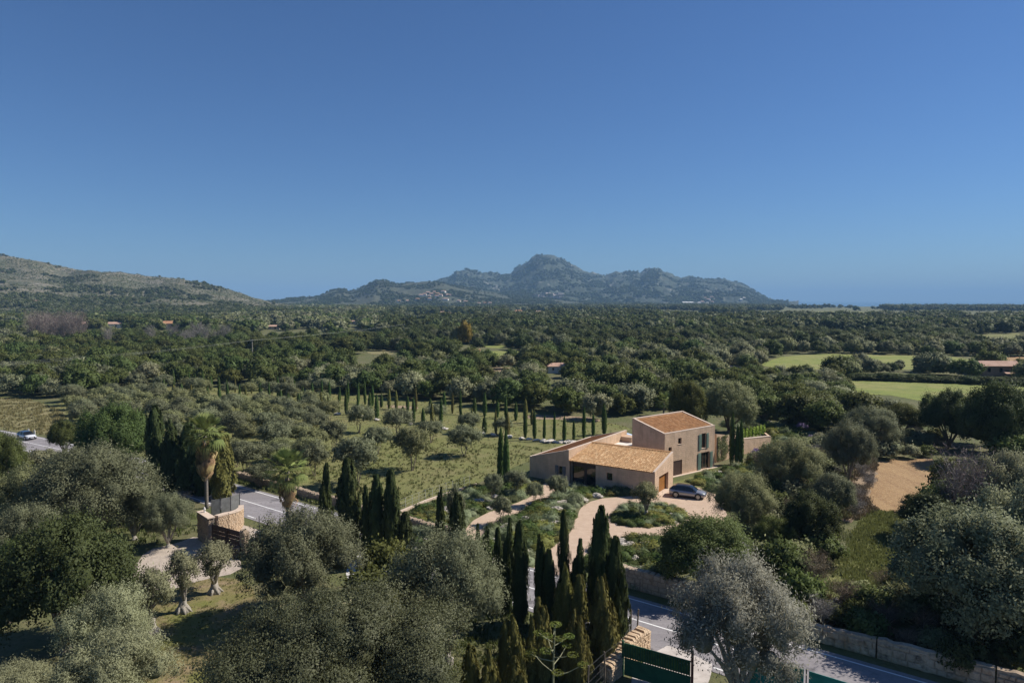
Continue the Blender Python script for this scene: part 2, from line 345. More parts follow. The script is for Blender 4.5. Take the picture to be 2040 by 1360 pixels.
def shrub_mesh(name, w, h, n, L, Wd, spiky=None):
    ncl = 26; d = rdir(ncl); d[:, 2] = np.abs(d[:, 2]); C = d*np.array([w/2, w/2, h])*rng.uniform(.7, 1, (ncl, 1))
    idx = rng.integers(0, ncl, n); p = C[idx]+rng.normal(size=(n, 3))*w*.085; p[:, 2] = np.abs(p[:, 2])
    nr = rdir(n)*.6+d[idx]*.5+np.array([0, 0, .25]); nr /= np.linalg.norm(nr, axis=1, keepdims=True)
    ov = d[idx]+(p-C[idx])/(w*.13)*.5+np.array([0, 0, .3]); v, q, a = leaves(p, nr, L, Wd, spiky, ov, .65); n1 = LASTN[0]; a = .55*a+.45*rng.random(ncl)[idx]
    bv, bf = blob((0, 0, 0), (w*.42, w*.42, h*.82), 9, 6); bv = np.array(bv); n2 = bv/(np.linalg.norm(bv, axis=1, keepdims=True)+1e-6)
    return mesh_np(name, np.concatenate([v, bv]), np.concatenate([q, np.array(bf)+len(v)]), attr=np.concatenate([a, np.full(len(bf), .3)]), mats=[LM['mastic']], nrm=np.concatenate([n1, n2]))
SHRUB = {'round': [shrub_mesh('shrub', 1.8, .85, 900, .2, .1) for _ in range(3)], 'spiky': [shrub_mesh('shrub', 1.8, .8, 900, .34, .05, .75) for _ in range(3)]}
def rock_mesh(name, seed, sub=2, mat=None, flat=.62):
    import bmesh
    b = bmesh.new(); bmesh.ops.create_icosphere(b, subdivisions=sub, radius=.5)
    for v in b.verts:
        c = v.co.copy()
        k = 1+.5*noise.noise(c*2.2+Vector((seed*7.1, 0, 0)))+.3*noise.noise(c*5.5+Vector((0, seed*3.3, 0)))
        v.co = Vector((c.x*k, c.y*k*.85, max(-.18, c.z*k*flat)))
    me = bpy.data.meshes.new(name); b.to_mesh(me); b.free(); me.materials.append(mat); return me
ROCKM = surf('limestone', [(.34, .3, .25), ((.5, .46, .4), 3, .4, .65), ((.16, .14, .12), 5, .58, .75)], .95, (7, .9, .08), coord='obj')
WHITEROCK = surf('white_limestone', [(.62, .57, .5), ((.45, .4, .33), 4, .45, .7)], .95, (7, .7, .06), coord='obj')
ROCK = [rock_mesh('boulder', i, 3, ROCKM) for i in range(5)]
def place(kind, loc, w, h, name, label, cat='tree', group=None, leaf=None, mono=False, rz=None, sq=1, var=None, lean=0):
    """one tree: Empty > crown, trunk (far copies are one mesh)"""
    pw, ph, lst = PROTO[kind]; cm, tm = lst[var if var is not None else R.randrange(len(lst))]
    rz = R.uniform(0, 6.28) if rz is None else rz
    if mono or tm is None:
        o = link(name, cm, None, LM[leaf]); tag(o, label, cat, group)
    else:
        o = thing(name, (0, 0, 0), label, cat, group); link('crown', cm, o, LM[leaf]); link('trunk', tm, o)
    o.location = loc; o.scale = (w/pw*sq, w/pw/sq, h/ph); o.rotation_euler = (lean, 0, rz); return o
def px_tree(kind, px, base, top, wpx, name, label, leaf, cat='tree', group=None, **k):
    p = G(px, base); h = height_at(p, top); w = wpx/FP*p.y
    return place(kind, p, w, h, name, label, cat, group, leaf, **k)
# ---------------------------------------------------------------- the setting
def struct(o): o['kind'] = 'structure'; return o
M_GROUND = surf('scrub_ground', [(.14, .13, .065), ((.1, .115, .04), .09, .4, .6), ((.2, .16, .095), .35, .55, .75), ((.08, .09, .035), 1.7, .5, .7)], .95, (2.2, .6, .3))
M_FIELD = surf('orchard_grass', [(.18, .185, .06), ((.22, .2, .085), .12, .4, .62), ((.13, .145, .045), .6, .45, .7), ((.24, .21, .11), 2.5, .55, .75), ((.11, .12, .04), 5, .5, .72)], .95, (3.5, .8, .25))
M_MEADOW = surf('meadow_grass', [(.2, .23, .055), ((.26, .245, .09), .03, .42, .6), ((.15, .18, .045), .2, .45, .7), ((.12, .14, .04), .9, .58, .75)], .95, (2, .6, .3))
M_DRYM = surf('dry_meadow', [(.24, .21, .105), ((.17, .165, .07), .12, .4, .62), ((.3, .25, .14), .7, .5, .72), ((.14, .13, .06), 3, .55, .75)], .95, (3, .8, .25))
M_WETM = surf('lush_grass', [(.19, .205, .065), ((.24, .235, .09), .3, .42, .62), ((.13, .145, .045), .9, .45, .7), ((.27, .235, .12), 2.5, .58, .75)], .95, (3, 1, .3))
M_SOIL = surf('tilled_soil', [(.36, .235, .12), ((.27, .165, .085), .5, .4, .65, (1, .14, 1, .55)), ((.43, .3, .16), 2.2, .5, .7), ((.2, .13, .07), 1.3, .62, .8, (1, .1, 1, .5))], .95, (4, .9, .15))
M_BARE = surf('bare_earth', [(.31, .23, .155), ((.24, .17, .11), .5, .4, .65), ((.38, .3, .2), 3, .5, .7)], .95, (4, .6, .1))
M_YARD = surf('garden_turf', [(.2, .165, .075), ((.155, .16, .045), .16, .42, .58), ((.27, .2, .12), .45, .5, .68), ((.11, .11, .04), 2.6, .55, .75)], .95, (5, .7, .12))
M_GRAVEL = surf('gravel', [(.47, .345, .25), ((.53, .4, .295), 1.2, .4, .65), ((.39, .28, .2), 9, .55, .75)], .95, (14, .5, .03))
M_ASPH = surf('asphalt', [(.23, .212, .218), ((.285, .265, .268), .3, .42, .6, (.12, 1.6, 1, .637)), ((.185, .172, .178), 2.2, .5, .72), ((.15, .14, .145), .35, .6, .64), ((.33, .31, .3), 6, .66, .72)], .9, (30, .3, .01))
M_LINE = surf('road_paint', [(.78, .77, .75), ((.5, .49, .47), 3, .6, .8)], .7)
M_CONC = surf('pale_concrete', [(.46, .41, .37), ((.55, .5, .46), .8, .4, .6), ((.33, .29, .26), 1.5, .55, .7)], .9, (10, .3, .02))
M_COBBLE = surf('stone_paving', [(.45, .38, .31), ((.36, .3, .25), 1.5, .4, .62), ((.52, .45, .37), 4, .5, .7)], .9, (8, .5, .04))
def rough_poly(P, step, jit):
    out = []; n = len(P)
    for i in range(n):
        a, b = Vector(P[i]), Vector(P[(i+1) % n]); k = max(1, int((b-a).length/step))
        for j in range(k):
            p = a.lerp(b, j/k); q = Vector((p.x*.9/step, p.y*.9/step, 3.1))
            out.append((p.x+jit*noise.noise(q), p.y+jit*noise.noise(q+Vector((9, 5, 2)))))
    return out
def smooth_poly(P, it=2):
    for _ in range(it):
        Q = []
        for i in range(len(P)):
            a, b = Vector(P[i]), Vector(P[(i+1) % len(P)]); Q += [tuple(a*.75+b*.25), tuple(a*.25+b*.75)]
        P = Q
    return P
def px_poly(pp): return [tuple(G(*p)[:2]) for p in pp]
def sheet(name, P, z, m, step=1.5, jit=.5, sm=0):
    if sm: P = smooth_poly(P, sm)
    P = rough_poly(P, step, jit) if jit else P
    me = bpy.data.meshes.new(name); me.from_pydata([(x, y, z) for x, y in P], [], [tuple(range(len(P)))])
    me.materials.append(m); me.update()
    if me.polygons[0].normal.z < 0: me.flip_normals()
    o = bpy.data.objects.new(name, me); COL.objects.link(o); return struct(o)
def sstep(t): t = min(1, max(0, t)); return t*t*(3-2*t)
def gz(x, y): return -40*sstep((y-2700)/2300)*sstep((x/max(y, 1)-.36)/.05)
gx = np.concatenate([np.linspace(-7000, -600, 12), np.linspace(-500, 500, 21), np.linspace(600, 9000, 90)])
gy = np.concatenate([np.array([-200, 0]), np.linspace(40, 400, 10), np.linspace(500, 2600, 12), np.linspace(2700, 9000, 60)])
gv = [(x, y, gz(x, y)) for y in gy for x in gx]; nx = len(gx)
gf = [(j*nx+i, j*nx+i+1, (j+1)*nx+i+1, (j+1)*nx+i) for j in range(len(gy)-1) for i in range(nx-1)]
struct(link('ground', mesh_np('ground', gv, gf, mats=[M_GROUND])))
m_sea = surf('sea_water', [(.035, .09, .14), ((.05, .11, .16), .002, .4, .6)], .25, (.05, .2, 1), .5)
struct(link('sea', mesh_np('sea', [(-2000, 3200, -26), (34000, 3200, -26), (34000, 34000, -26), (-2000, 34000, -26)], [(0, 1, 2, 3)], mats=[m_sea])))
# hills: (ridge profile in the photograph, foot and crest distance)
def hill(name, prof, d0, d1, mat, rough, nx=260, ny=64, power=1.15, seed=0, gully=1):
    X = np.linspace(prof[0][0], prof[-1][0], nx); Y = np.interp(X, [p[0] for p in prof], [p[1] for p in prof])
    T = np.linspace(0, 1.5, ny); V = np.zeros((ny, nx, 3))
    for i in range(nx):
        a, s = (X[i]-1020)/FP, ray(0, Y[i]); el = s[2]/s[1]
        dc = d1*(1+.06*noise.noise(Vector((X[i]*.012, seed, 0)))); df = d0*(1+.05*noise.noise(Vector((X[i]*.02, seed+5, 0))))
        zc = max(-14, el*dc)+CAMH
        for j, t in enumerate(T):
            y = df+(dc-df)*t; x = a*y
            if t <= 1: z = zc*(t**power)
            else: z = zc*(1-(t-1)*1.5)
            q = Vector((x*.0022, y*.0022, seed)); w = min(t, 1)*(max(0, 1-t)**.7 if t <= 1 else .6)
            z += gully*zc*w*(.55*noise.noise(q)+.3*noise.noise(q*2.7)-.12)
            q2 = Vector((x*rough[0], y*rough[0]*.6, seed)); z += rough[1]*min(1, t*6)*(noise.noise(q2)+.7*noise.noise(q2*2.3)+.5*noise.noise(q2*5.1))
            if t < 1: z = min(z, CAMH+el*y*1.0) if el*y > 4 else z
            V[j, i] = (x, y, z-(6 if t < .03 else 0))
    q = [(j*nx+i, j*nx+i+1, (j+1)*nx+i+1, (j+1)*nx+i) for j in range(ny-1) for i in range(nx-1)]
    o = struct(link(name, mesh_np(name, V.reshape(-1, 3), q, mats=[mat], smooth=True)))
    def at(px, t):
        i = min(nx-1, max(0, (px-X[0])/(X[-1]-X[0])*(nx-1))); j = min(ny-1, t/1.5*(ny-1)); i0, j0 = int(min(i, nx-2)), int(min(j, ny-2)); fi, fj = i-i0, j-j0
        return Vector((V[j0, i0]*(1-fi)+V[j0, i0+1]*fi)*(1-fj)+Vector(V[j0+1, i0]*(1-fi)+V[j0+1, i0+1]*fi)*fj)
    return at
M_GARR = surf('garrigue', [(.145, .13, .078), ((.215, .19, .14), .011, .45, .6), ((.085, .09, .045), .02, .45, .6), ((.27, .245, .2), .07, .58, .7), ((.05, .06, .03), .11, .5, .62)], .95, (.12, 1, 4))
M_FOREST = surf('forested_rock', [(.05, .062, .036), ((.06, .07, .045), .009, .46, .62), ((.23, .215, .19), .014, .58, .66), ((.035, .045, .028), .05, .5, .65), ((.33, .31, .28), .035, .63, .7)], .95, (.07, 1, 7))
M_LOWH = surf('wooded_hill', [(.07, .075, .042), ((.095, .095, .055), .012, .46, .6), ((.17, .155, .115), .008, .64, .76), ((.04, .05, .026), .07, .5, .64)], .95, (.1, 1, 5))
P_LEFT = [(-220, 492), (-100, 496), (0, 504), (45, 513), (90, 520), (140, 532), (200, 540), (245, 541), (300, 549), (350, 554), (400, 562), (440, 573), (475, 584), (510, 596), (540, 603), (600, 612)]
P_LOW = [(380, 606), (440, 603), (520, 599), (560, 597), (600, 592), (640, 588), (660, 579), (684, 574), (699, 579), (722, 571), (752, 557), (770, 557), (794, 565), (815, 562), (842, 560), (870, 560), (900, 566), (950, 575), (1000, 585), (1060, 592), (1140, 600), (1240, 608), (1330, 611)]
P_MAIN = [(820, 585), (870, 560), (897, 553), (910, 540), (931, 536.5), (952, 540), (979, 544.5), (1007, 548.5), (1020, 541), (1031, 533), (1042, 525), (1055, 516), (1064, 511), (1073, 508.5), (1090, 507), (1103, 508), (1112, 513), (1122, 517), (1140, 527), (1155, 534), (1168, 540), (1188, 547.5), (1206, 548), (1224, 542), (1240, 541), (1257, 540.5), (1274, 543.5), (1284, 537), (1292, 533), (1312, 533), (1326, 540.5), (1346, 551.5), (1375, 553), (1400, 557), (1440, 555.5), (1470, 563.5), (1490, 572), (1510, 584), (1530, 596), (1550, 603), (1566, 607), (1590, 610)]
hill_main = hill('mountain', P_MAIN, 3600, 5400, M_FOREST, (.013, 17), 420, 70, .95, 3)
hill_low = hill('low_hill', P_LOW, 2300, 3500, M_LOWH, (.014, 5), 300, 56, 1.1, 8)
hill_left = hill('hillside', P_LEFT, 900, 1750, M_GARR, (.03, 2.2), 300, 60, 1.25, 14)
# the air
haze_m = bpy.data.materials.new('haze_air'); haze_m.use_nodes = True; hn = haze_m.node_tree; hn.nodes.remove(hn.nodes['Principled BSDF'])
pv = node(hn, 'ShaderNodeVolumePrincipled'); pv.inputs['Color'].default_value = (.36, .63, .95, 1); pv.inputs['Density'].default_value = 9.5e-5; pv.inputs['Anisotropy'].default_value = 0
hn.links.new(pv.outputs[0], hn.nodes['Material Output'].inputs['Volume'])
hb = MB(); hb.box((-9000, -300, -46), (35000, 35000, 470)); tag(hb.build('haze', haze_m), kind='stuff')
# road: straight, bending away at the far left
T_ = Vector((.804, -.594)); N_ = Vector((.594, .804))
def road_pt(s, off=0):
    c = 49.6
    if s < -95: c -= .00115*(s+95)**2
    sl = 0 if s > -95 else -.0023*(s+95)
    t = (T_+N_*sl).normalized(); n = Vector((-t.y, t.x)); n = n if n.dot(N_) > 0 else -n
    p = T_*s+N_*c+n*off; return p
def strip(name, s0, s1, o0, o1, z, m, parent=None, step=4):
    k = max(1, int((s1-s0)/step)); V = []
    for i in range(k+1):
        s = s0+(s1-s0)*i/k; a, b = road_pt(s, o0), road_pt(s, o1); V += [(a.x, a.y, z), (b.x, b.y, z)]
    q = [(2*i, 2*i+2, 2*i+3, 2*i+1) for i in range(k)]
    return struct(link(name, mesh_np(name, V, q, mats=[m]), parent))
road = strip('road', -230, 60, -3.9, 3.9, .03, M_ASPH)
strip('edge_line', -230, 60, 3.25, 3.4, .036, M_LINE, road)
strip('edge_line', -230, -82, -3.4, -3.25, .036, M_LINE, road); strip('edge_line', -66, -28, -3.4, -3.25, .036, M_LINE, road); strip('edge_line', -14, 60, -3.4, -3.25, .036, M_LINE, road)
strip('centre_line', -230, -68.6, -.07, .07, .036, M_LINE, road); strip('centre_line', -60, -14.8, -.07, .07, .036, M_LINE, road)
for s in (-80.8, -77.3, -74, -70.5, -26.2, -23, -19.6, -16.4): strip('dash', s, s+1.7, -3.4, -3.25, .036, M_LINE, road)
for s in (-13, -9.6, -6.2, -2.8, .6, 4): strip('dash', s, s+1.5, -.07, .07, .036, M_LINE, road)
# field and path sheets
PP = dict(
    orchard=[(800, 1017), (870, 990), (965, 958), (1040, 925), (1240, 865), (1262, 852), (1180, 836), (1040, 822), (900, 802), (760, 790), (560, 772), (330, 768), (150, 790), (60, 830), (160, 870), (300, 915), (470, 957), (640, 1008)],
    drymeadow=[(-40, 792), (60, 796), (115, 815), (150, 850), (160, 868), (95, 868), (30, 858), (-60, 850)],
    meadow1=[(1672, 757), (1760, 748), (1900, 753), (2060, 768), (2060, 812), (1950, 812), (1870, 806), (1790, 790), (1690, 783)],
    meadow2=[(1512, 724), (1560, 707), (1700, 705), (1950, 712), (1952, 738), (1700, 735), (1560, 737)],
    soil2=[(1952, 708), (2090, 714), (2090, 745), (1955, 738)],
    patch1=[(693, 735), (730, 727), (765, 738), (745, 768), (690, 772)],
    patch2=[(905, 707), (980, 697), (1140, 702), (1110, 718), (1000, 722), (930, 735), (890, 728)],
    patch3=[(855, 690), (900, 684), (905, 695), (870, 702)],
    patch4=[(402, 690), (444, 683), (448, 690), (408, 700)],
    meadow3=[(1918, 668), (2060, 662), (2060, 700), (1960, 697)],
    far1=[(1345, 628), (1400, 626), (1460, 627), (1458, 632), (1350, 633)],
    far2=[(1470, 630), (1560, 626), (1830, 628), (1826, 634), (1500, 635)],
    far3=[(1555, 622), (1620, 619), (1800, 622), (1818, 626.5), (1570, 625.5)],
    far4=[(1000, 623), (1120, 620), (1345, 622), (1345, 626.5), (1100, 627)],
    far5=[(840, 616), (880, 613), (960, 613.5), (1000, 619), (920, 620)],
    far6=[(820, 633), (890, 630), (960, 632), (940, 637), (830, 638)],
    far7=[(1915, 628), (2070, 622), (2070, 632), (1930, 640)],
    tilled=[(1728, 922), (1800, 912), (1872, 914), (1890, 955), (1880, 1010), (1822, 1026), (1745, 1020), (1710, 985)],
    brush=[(1690, 920), (1738, 905), (1750, 930), (1722, 985), (1750, 1018), (1700, 1040), (1640, 1030), (1660, 975)],
    lush=[(1735, 1018), (1815, 1020), (1865, 1010), (1850, 1090), (1830, 1200), (1740, 1225), (1640, 1205), (1672, 1090)],
    brush2=[(1600, 1185), (1700, 1190), (1770, 1250), (1890, 1330), (1700, 1275), (1605, 1245)],
    yard=[(140, 1330), (260, 1250), (330, 1185), (400, 1150), (500, 1150), (520, 1250), (470, 1420), (380, 1600), (60, 1600)],
    earth=[(90, 1385), (140, 1330), (190, 1330), (230, 1400), (150, 1440), (60, 1420)],
    cobble=[(262, 1140), (290, 1095), (350, 1083), (395, 1065), (424, 1088), (482, 1112), (478, 1140), (400, 1155), (330, 1178), (268, 1168)],
    apron=[(424, 1086), (452, 1060), (470, 1042), (520, 1056), (530, 1070), (560, 1080), (482, 1110)],
    drive=[(1050, 1185), (1066, 1118), (1104, 1088), (1136, 1064), (1148, 1036), (1154, 1012), (1186, 994), (1240, 989), (1312, 986), (1334, 972), (1380, 968), (1424, 980), (1450, 1010), (1440, 1050), (1370, 1082), (1320, 1070), (1262, 1069), (1208, 1080), (1172, 1096), (1150, 1130), (1135, 1185)],
    path=[(918, 1085), (926, 1052), (950, 1030), (985, 1016), (1035, 1000), (1062, 985), (1080, 966), (1098, 955), (1118, 958), (1110, 972), (1092, 992), (1055, 1013), (1010, 1030), (965, 1055), (950, 1085)],
    porch=[(1128, 958), (1180, 972), (1188, 976), (1150, 985), (1112, 970)],
    lawn=[(1335, 962), (1390, 945), (1430, 938), (1450, 962), (1430, 990), (1380, 975), (1345, 970)],
    patio=[(690, 1108), (720, 1098), (760, 1105), (800, 1140), (790, 1170), (730, 1175), (690, 1150)],
    roadend=[(1300, 1300), (1332, 1286), (1370, 1300), (1420, 1322), (1400, 1400), (1250, 1400), (1262, 1340)])
def psheet(key, name, z, m, step=2, jit=.6, sm=1): return sheet(name, px_poly(PP[key]), z, m, step, jit, sm)
psheet('orchard', 'orchard_field', .006, M_FIELD, 3, 1.2); psheet('drymeadow', 'dry_meadow', .01, M_DRYM, 4, 2)
for k, m in (('meadow1', M_MEADOW), ('meadow2', M_MEADOW), ('soil2', M_SOIL), ('patch1', M_DRYM), ('patch2', M_MEADOW), ('patch3', M_MEADOW), ('patch4', M_MEADOW), ('meadow3', M_FIELD)): psheet(k, 'field', .05, m, 12, 5)
for k, m in (('far1', M_MEADOW), ('far2', M_BARE), ('far3', M_FIELD), ('far4', M_MEADOW), ('far5', M_DRYM), ('far6', M_DRYM), ('far7', M_FIELD)): psheet(k, 'farmland', .12 if k != 'far2' else .16, m, 60, 20)
psheet('lush', 'meadow', .008, M_WETM); psheet('tilled', 'tilled_field', .014, M_SOIL, 2, 1.1); psheet('brush', 'brush_ground', .02, M_BARE, 2, 1.4); psheet('brush2', 'verge', .02, M_BARE, 2, 1)
psheet('yard', 'garden_ground', .006, M_YARD, 1.5, .8); psheet('earth', 'bare_ground', .012, M_BARE, 1.5, .8)
psheet('cobble', 'paved_yard', .02, M_COBBLE, 1, .15); psheet('apron', 'gate_forecourt', .042, M_COBBLE, 1, .1, 0); psheet('roadend', 'driveway_apron', .042, M_CONC, 1, .15, 0)
psheet('drive', 'gravel_driveway', .016, M_GRAVEL, 1, .22, 1); psheet('path', 'gravel_path', .014, M_GRAVEL, 1, .22, 1); psheet('porch', 'porch_paving', .024, M_CONC, 1, 0, 0)
psheet('lawn', 'lawn', .011, M_FIELD, 1, .4, 1); psheet('patio', 'paved_terrace', .02, surf('white_paving', [(.62, .6, .57), ((.5, .47, .44), 2, .45, .65)], .9), 1, .2, 0)

for i, (x, y, w, h) in enumerate(((600, 750, 30, 9), (640, 692, 26, 4), (760, 702, 34, 5), (1010, 738, 40, 7), (985, 690, 26, 4), (300, 716, 26, 5), (130, 738, 30, 7), (1180, 704, 24, 4), (560, 716, 34, 5), (1330, 712, 26, 4), (480, 700, 22, 4), (720, 672, 24, 3), (230, 690, 40, 4))):
    sheet('field', px_poly([(x-w, y), (x-w*.5, y-h), (x+w*.6, y-h*.9), (x+w, y-h*.1), (x+w*.5, y+h), (x-w*.6, y+h*.8)]), .05, (M_BARE, M_MEADOW, M_DRYM)[i % 3] if i != 3 else M_BARE, 9, 4, 1)

for pp in ([(1040, 826), (1120, 827), (1195, 833), (1195, 841), (1120, 836), (1045, 834)], [(770, 806), (835, 810), (830, 815), (770, 812)], [(545, 840), (585, 838), (580, 846), (548, 847)], [(496, 848), (512, 846), (512, 856), (498, 858)], [(860, 733), (960, 742), (940, 754), (870, 752)]):
    sheet('earth_patch', px_poly(pp), .03, M_BARE, 2, .8, 1)
# ---------------------------------------------------------------- the house
def wallmat(name, c1, c2, c3):
    m, n, b, o = nt(name); uv = node(n, 'ShaderNodeTexCoord').outputs['UV']
    br = node(n, 'ShaderNodeTexBrick'); n.links.new(uv, br.inputs['Vector']); br.offset = .5; br.inputs['Scale'].default_value = 1
    br.inputs['Brick Width'].default_value = .62; br.inputs['Row Height'].default_value = .3; br.inputs['Mortar Size'].default_value = .018; br.inputs['Mortar Smooth'].default_value = .3
    br.inputs['Color1'].default_value = (*c1, 1); br.inputs['Color2'].default_value = (*c2, 1); br.inputs['Mortar'].default_value = (*c3, 1)
    f, raw = noise_fac(n, 3, 6, .65, 'uv', None, .35, .7); c = mixc(n, f, br.outputs[0], tuple(x*.8 for x in c1))
    f2, _ = noise_fac(n, .5, 5, .65, 'uv', None, .42, .66); c = mixc(n, f2, c, tuple(min(1, x*1.2) for x in c2))
    f3, _ = noise_fac(n, 1.1, 5, .65, 'uv', (1, .22, 1), .5, .72); c = mixc(n, f3, c, tuple(x*.78 for x in c2))
    n.links.new(c, b.inputs['Base Color']); b.inputs['Roughness'].default_value = .92; b.inputs['Specular IOR Level'].default_value = .15
    ad = node(n, 'ShaderNodeMath', operation='SUBTRACT'); n.links.new(raw, ad.inputs[0]); n.links.new(br.outputs['Fac'], ad.inputs[1]); bump(n, b, ad.outputs[0], .7, .04)
    return m
WALLM = wallmat('sandstone_blocks', (.65, .465, .315), (.55, .395, .275), (.42, .3, .215))
COPE = surf('pale_coping', [(.6, .48, .38), ((.5, .39, .3), 2, .45, .7)], .9, (9, .4, .02))
BROWN = surf('brown_metal', [(.09, .055, .04), ((.075, .045, .033), 3, .4, .6)], .6)
FRAMEM = surf('window_frame_brown', [(.17, .11, .08)], .6)
WOODG = surf('garage_timber', [(.33, .145, .035), ((.22, .09, .022), 2, .4, .65, (.3, .3, 14))], .55, coord='obj')
SHUT = surf('green_shutter_paint', [(.17, .235, .185), ((.14, .2, .155), 2, .45, .65)], .65)
def glassmat(name, col=(.012, .013, .012)):
    m, n, b, o = nt(name); b.inputs['Base Color'].default_value = (*col, 1); b.inputs['Roughness'].default_value = .04; b.inputs['Specular IOR Level'].default_value = .7
    return m
GLASS = glassmat('dark_glass')
def tilemat(name, a, b_, c_, d):
    m, n, b, o = nt(name); at = node(n, 'ShaderNodeAttribute', attribute_name='v')
    r = node(n, 'ShaderNodeValToRGB'); n.links.new(at.outputs['Fac'], r.inputs[0]); e = r.color_ramp.elements
    e[0].color = (*d, 1); e[0].position = 0; e[1].color = (*b_, 1); e[1].position = 1
    x = e.new(.3); x.color = (*a, 1); x = e.new(.7); x.color = (*c_, 1)
    f, _ = noise_fac(n, 1.1, 4, .6, 'pos', None, .4, .7); c = mixc(n, f, r.outputs[0], tuple(q*.75 for q in a))
    n.links.new(c, b.inputs['Base Color']); b.inputs['Roughness'].default_value = .9; b.inputs['Specular IOR Level'].default_value = .15
    return m
TILE_G = tilemat('golden_clay_tiles', (.47, .29, .15), (.62, .44, .26), (.53, .33, .17), (.34, .19, .09))
TILE_R = tilemat('red_clay_tiles', (.53, .28, .125), (.65, .4, .21), (.57, .31, .14), (.36, .175, .075))
def tiles(O, A, B, pitch, expo, name, mat, parent, org, ang):
    O, A, B = Vector(O), Vector(A), Vector(B); na, nb = int(A.length/pitch), int(B.length/expo); a, b = A.normalized(), B.normalized(); u = a.cross(b).normalized()
    if u.z < 0: u = -u
    pa, pb = A.length/na, B.length/nb; V, Q, at = [], [], []
    V += [O-u*.06, O+A-u*.06, O+A+B-u*.06, O+B-u*.06]; Q.append((0, 1, 2, 3)); at.append(.02)
    for i in range(na):
        for j in range(nb):
            c = O+a*(i+.5)*pa+b*(j*pb+R.uniform(-.025, .025)); L = pb*1.12; w = pa*.46; s = R.uniform(-.012, .012); t = R.random(); k = len(V)
            for (ll, lift) in ((0, .045), (L, .0)):
                for (x, z) in ((-1, -.02), (-.6, .6), (.6, .6), (1, -.02)): V.append(c+b*ll+a*(x*w*(1 if ll == 0 else .86)+s)+u*(z*w*.75+lift))
            for m in range(3): Q.append((k+m, k+m+1, k+m+5, k+m+4)); at.append(t)
            Q.append((k, k+1, k+2, k+3)); at.append(0)
    cs, sn = math.cos(ang), math.sin(ang); off = parent.location
    W_ = [(p.x*cs-p.y*sn+org[0]-off[0], p.x*sn+p.y*cs+org[1]-off[1], p.z+org[2]-off[2]) for p in V]
    return tag(link(name, mesh_np(name, W_, Q, attr=at, mats=[mat]), parent), kind='stuff')
def wall(mb, p, q, h0, h1, ops=(), th=.35, zb=-.3):
    """outer face from p to q (interior to the left of p->q), top sloping h0->h1, openings (a0, a1, z0, z1)"""
    p, q = Vector((*p, 0)), Vector((*q, 0)); L = (q-p).length; d = (q-p)/L; n = Vector((-d.y, d.x, 0))*th
    xs = sorted({0, L, *[o[0] for o in ops], *[o[1] for o in ops]}); hh = lambda a: h0+(h1-h0)*a/L
    P = lambda a, z, i=0: tuple(p+d*a+n*i+Vector((0, 0, z)))
    for a, b in zip(xs, xs[1:]):
        m = (a+b)/2; z = zb; segs = []
        for o in sorted([o for o in ops if o[0] < m < o[1]], key=lambda o: o[2]):
            if o[2] > z+.01: segs.append((z, z, o[2], o[2]))
            z = o[3]
        segs.append((z, z, hh(a), hh(b)))
        for z0, z1, z2, z3 in segs:
            mb.face([P(a, z0), P(b, z1), P(b, z3), P(a, z2)], [(a, z0), (b, z1), (b, z3), (a, z2)])
            mb.face([P(b, z1, 1), P(a, z0, 1), P(a, z2, 1), P(b, z3, 1)], [(b, z1), (a, z0), (a, z2), (b, z3)])
    for a, b, z0, z1 in ops:
        for (c, e) in (((a, z0), (b, z0)), ((b, z0), (b, z1)), ((b, z1), (a, z1)), ((a, z1), (a, z0))):
            mb.face([P(c[0], c[1]), P(c[0], c[1], .98), P(e[0], e[1], .98), P(e[0], e[1])], [(0, 0), (.3, 0), (.3, 1), (0, 1)])
    mb.face([P(0, h0), P(L, h1), P(L, h1, 1), P(0, h0, 1)], [(0, 0), (L, 0), (L, .3), (0, .3)])
def window(house, org, ang, axis, a0, a1, z0, z1, depth=.22, bars=1, sill=True, tall=False, glass=None):
    """frame, panes in an opening; axis 'x': wall along x with outside at -y ; 'y': wall along y, outside at -x"""
    f = MB(org, ang); t = .07
    def bx(m, u0, u1, w0, w1, d0, d1):
        m.box((u0, d0, w0), (u1, d1, w1)) if axis == 'x' else m.box((d0, u0, w0), (d1, u1, w1))
    e = .004
    bx(f, a0+e, a0+t, z0+e, z1-e, depth, depth+.06); bx(f, a1-t, a1-e, z0+e, z1-e, depth, depth+.06); bx(f, a0+t, a1-t, z1-t, z1-e, depth, depth+.06); bx(f, a0+t, a1-t, z0+e, z0+t, depth, depth+.06)
    n = bars+1; w = (a1-a0-2*t)/n
    for k in range(1, n): bx(f, a0+t+w*k-.03, a0+t+w*k+.03, z0+t, z1-t, depth, depth+.06)
    fr = f.build('window', FRAMEM, house)
    for k in range(n):
        g = MB(org, ang); bx(g, a0+t+w*k+(.03 if k else 0), a0+t+w*(k+1)-(.03 if k < n-1 else 0), z0+t, z1-t, depth+.03, depth+.05); g.build('pane', glass or GLASS, fr)
    if sill:
        s = MB(org, ang); bx(s, a0-.06, a1+.06, z0-.07, z0-.005, -.06, .2); s.build('sill', COPE, fr)
    return fr
def coping(house, org, ang, pts, w=.36, z=.02, h=.07):
    m = MB(org, ang)
    for (p, q) in pts: m.beam((p[0], p[1], p[2]+z), (q[0], q[1], q[2]+z), w, h)
    return m.build('coping', COPE, house)
Dp = G(1323.4, 952.3); Gp = G(1304.2, 991); At, Ag, Aw = math.radians(36.3), math.radians(57), math.radians(54)
Qp = Gp+Vector((math.cos(Ag+PI/2), math.sin(Ag+PI/2), 0))*12.84
HOUSE = thing('house', (18, 96, 0), 'sandstone country house of a tall block and two low wings with clay tile roofs', 'house')
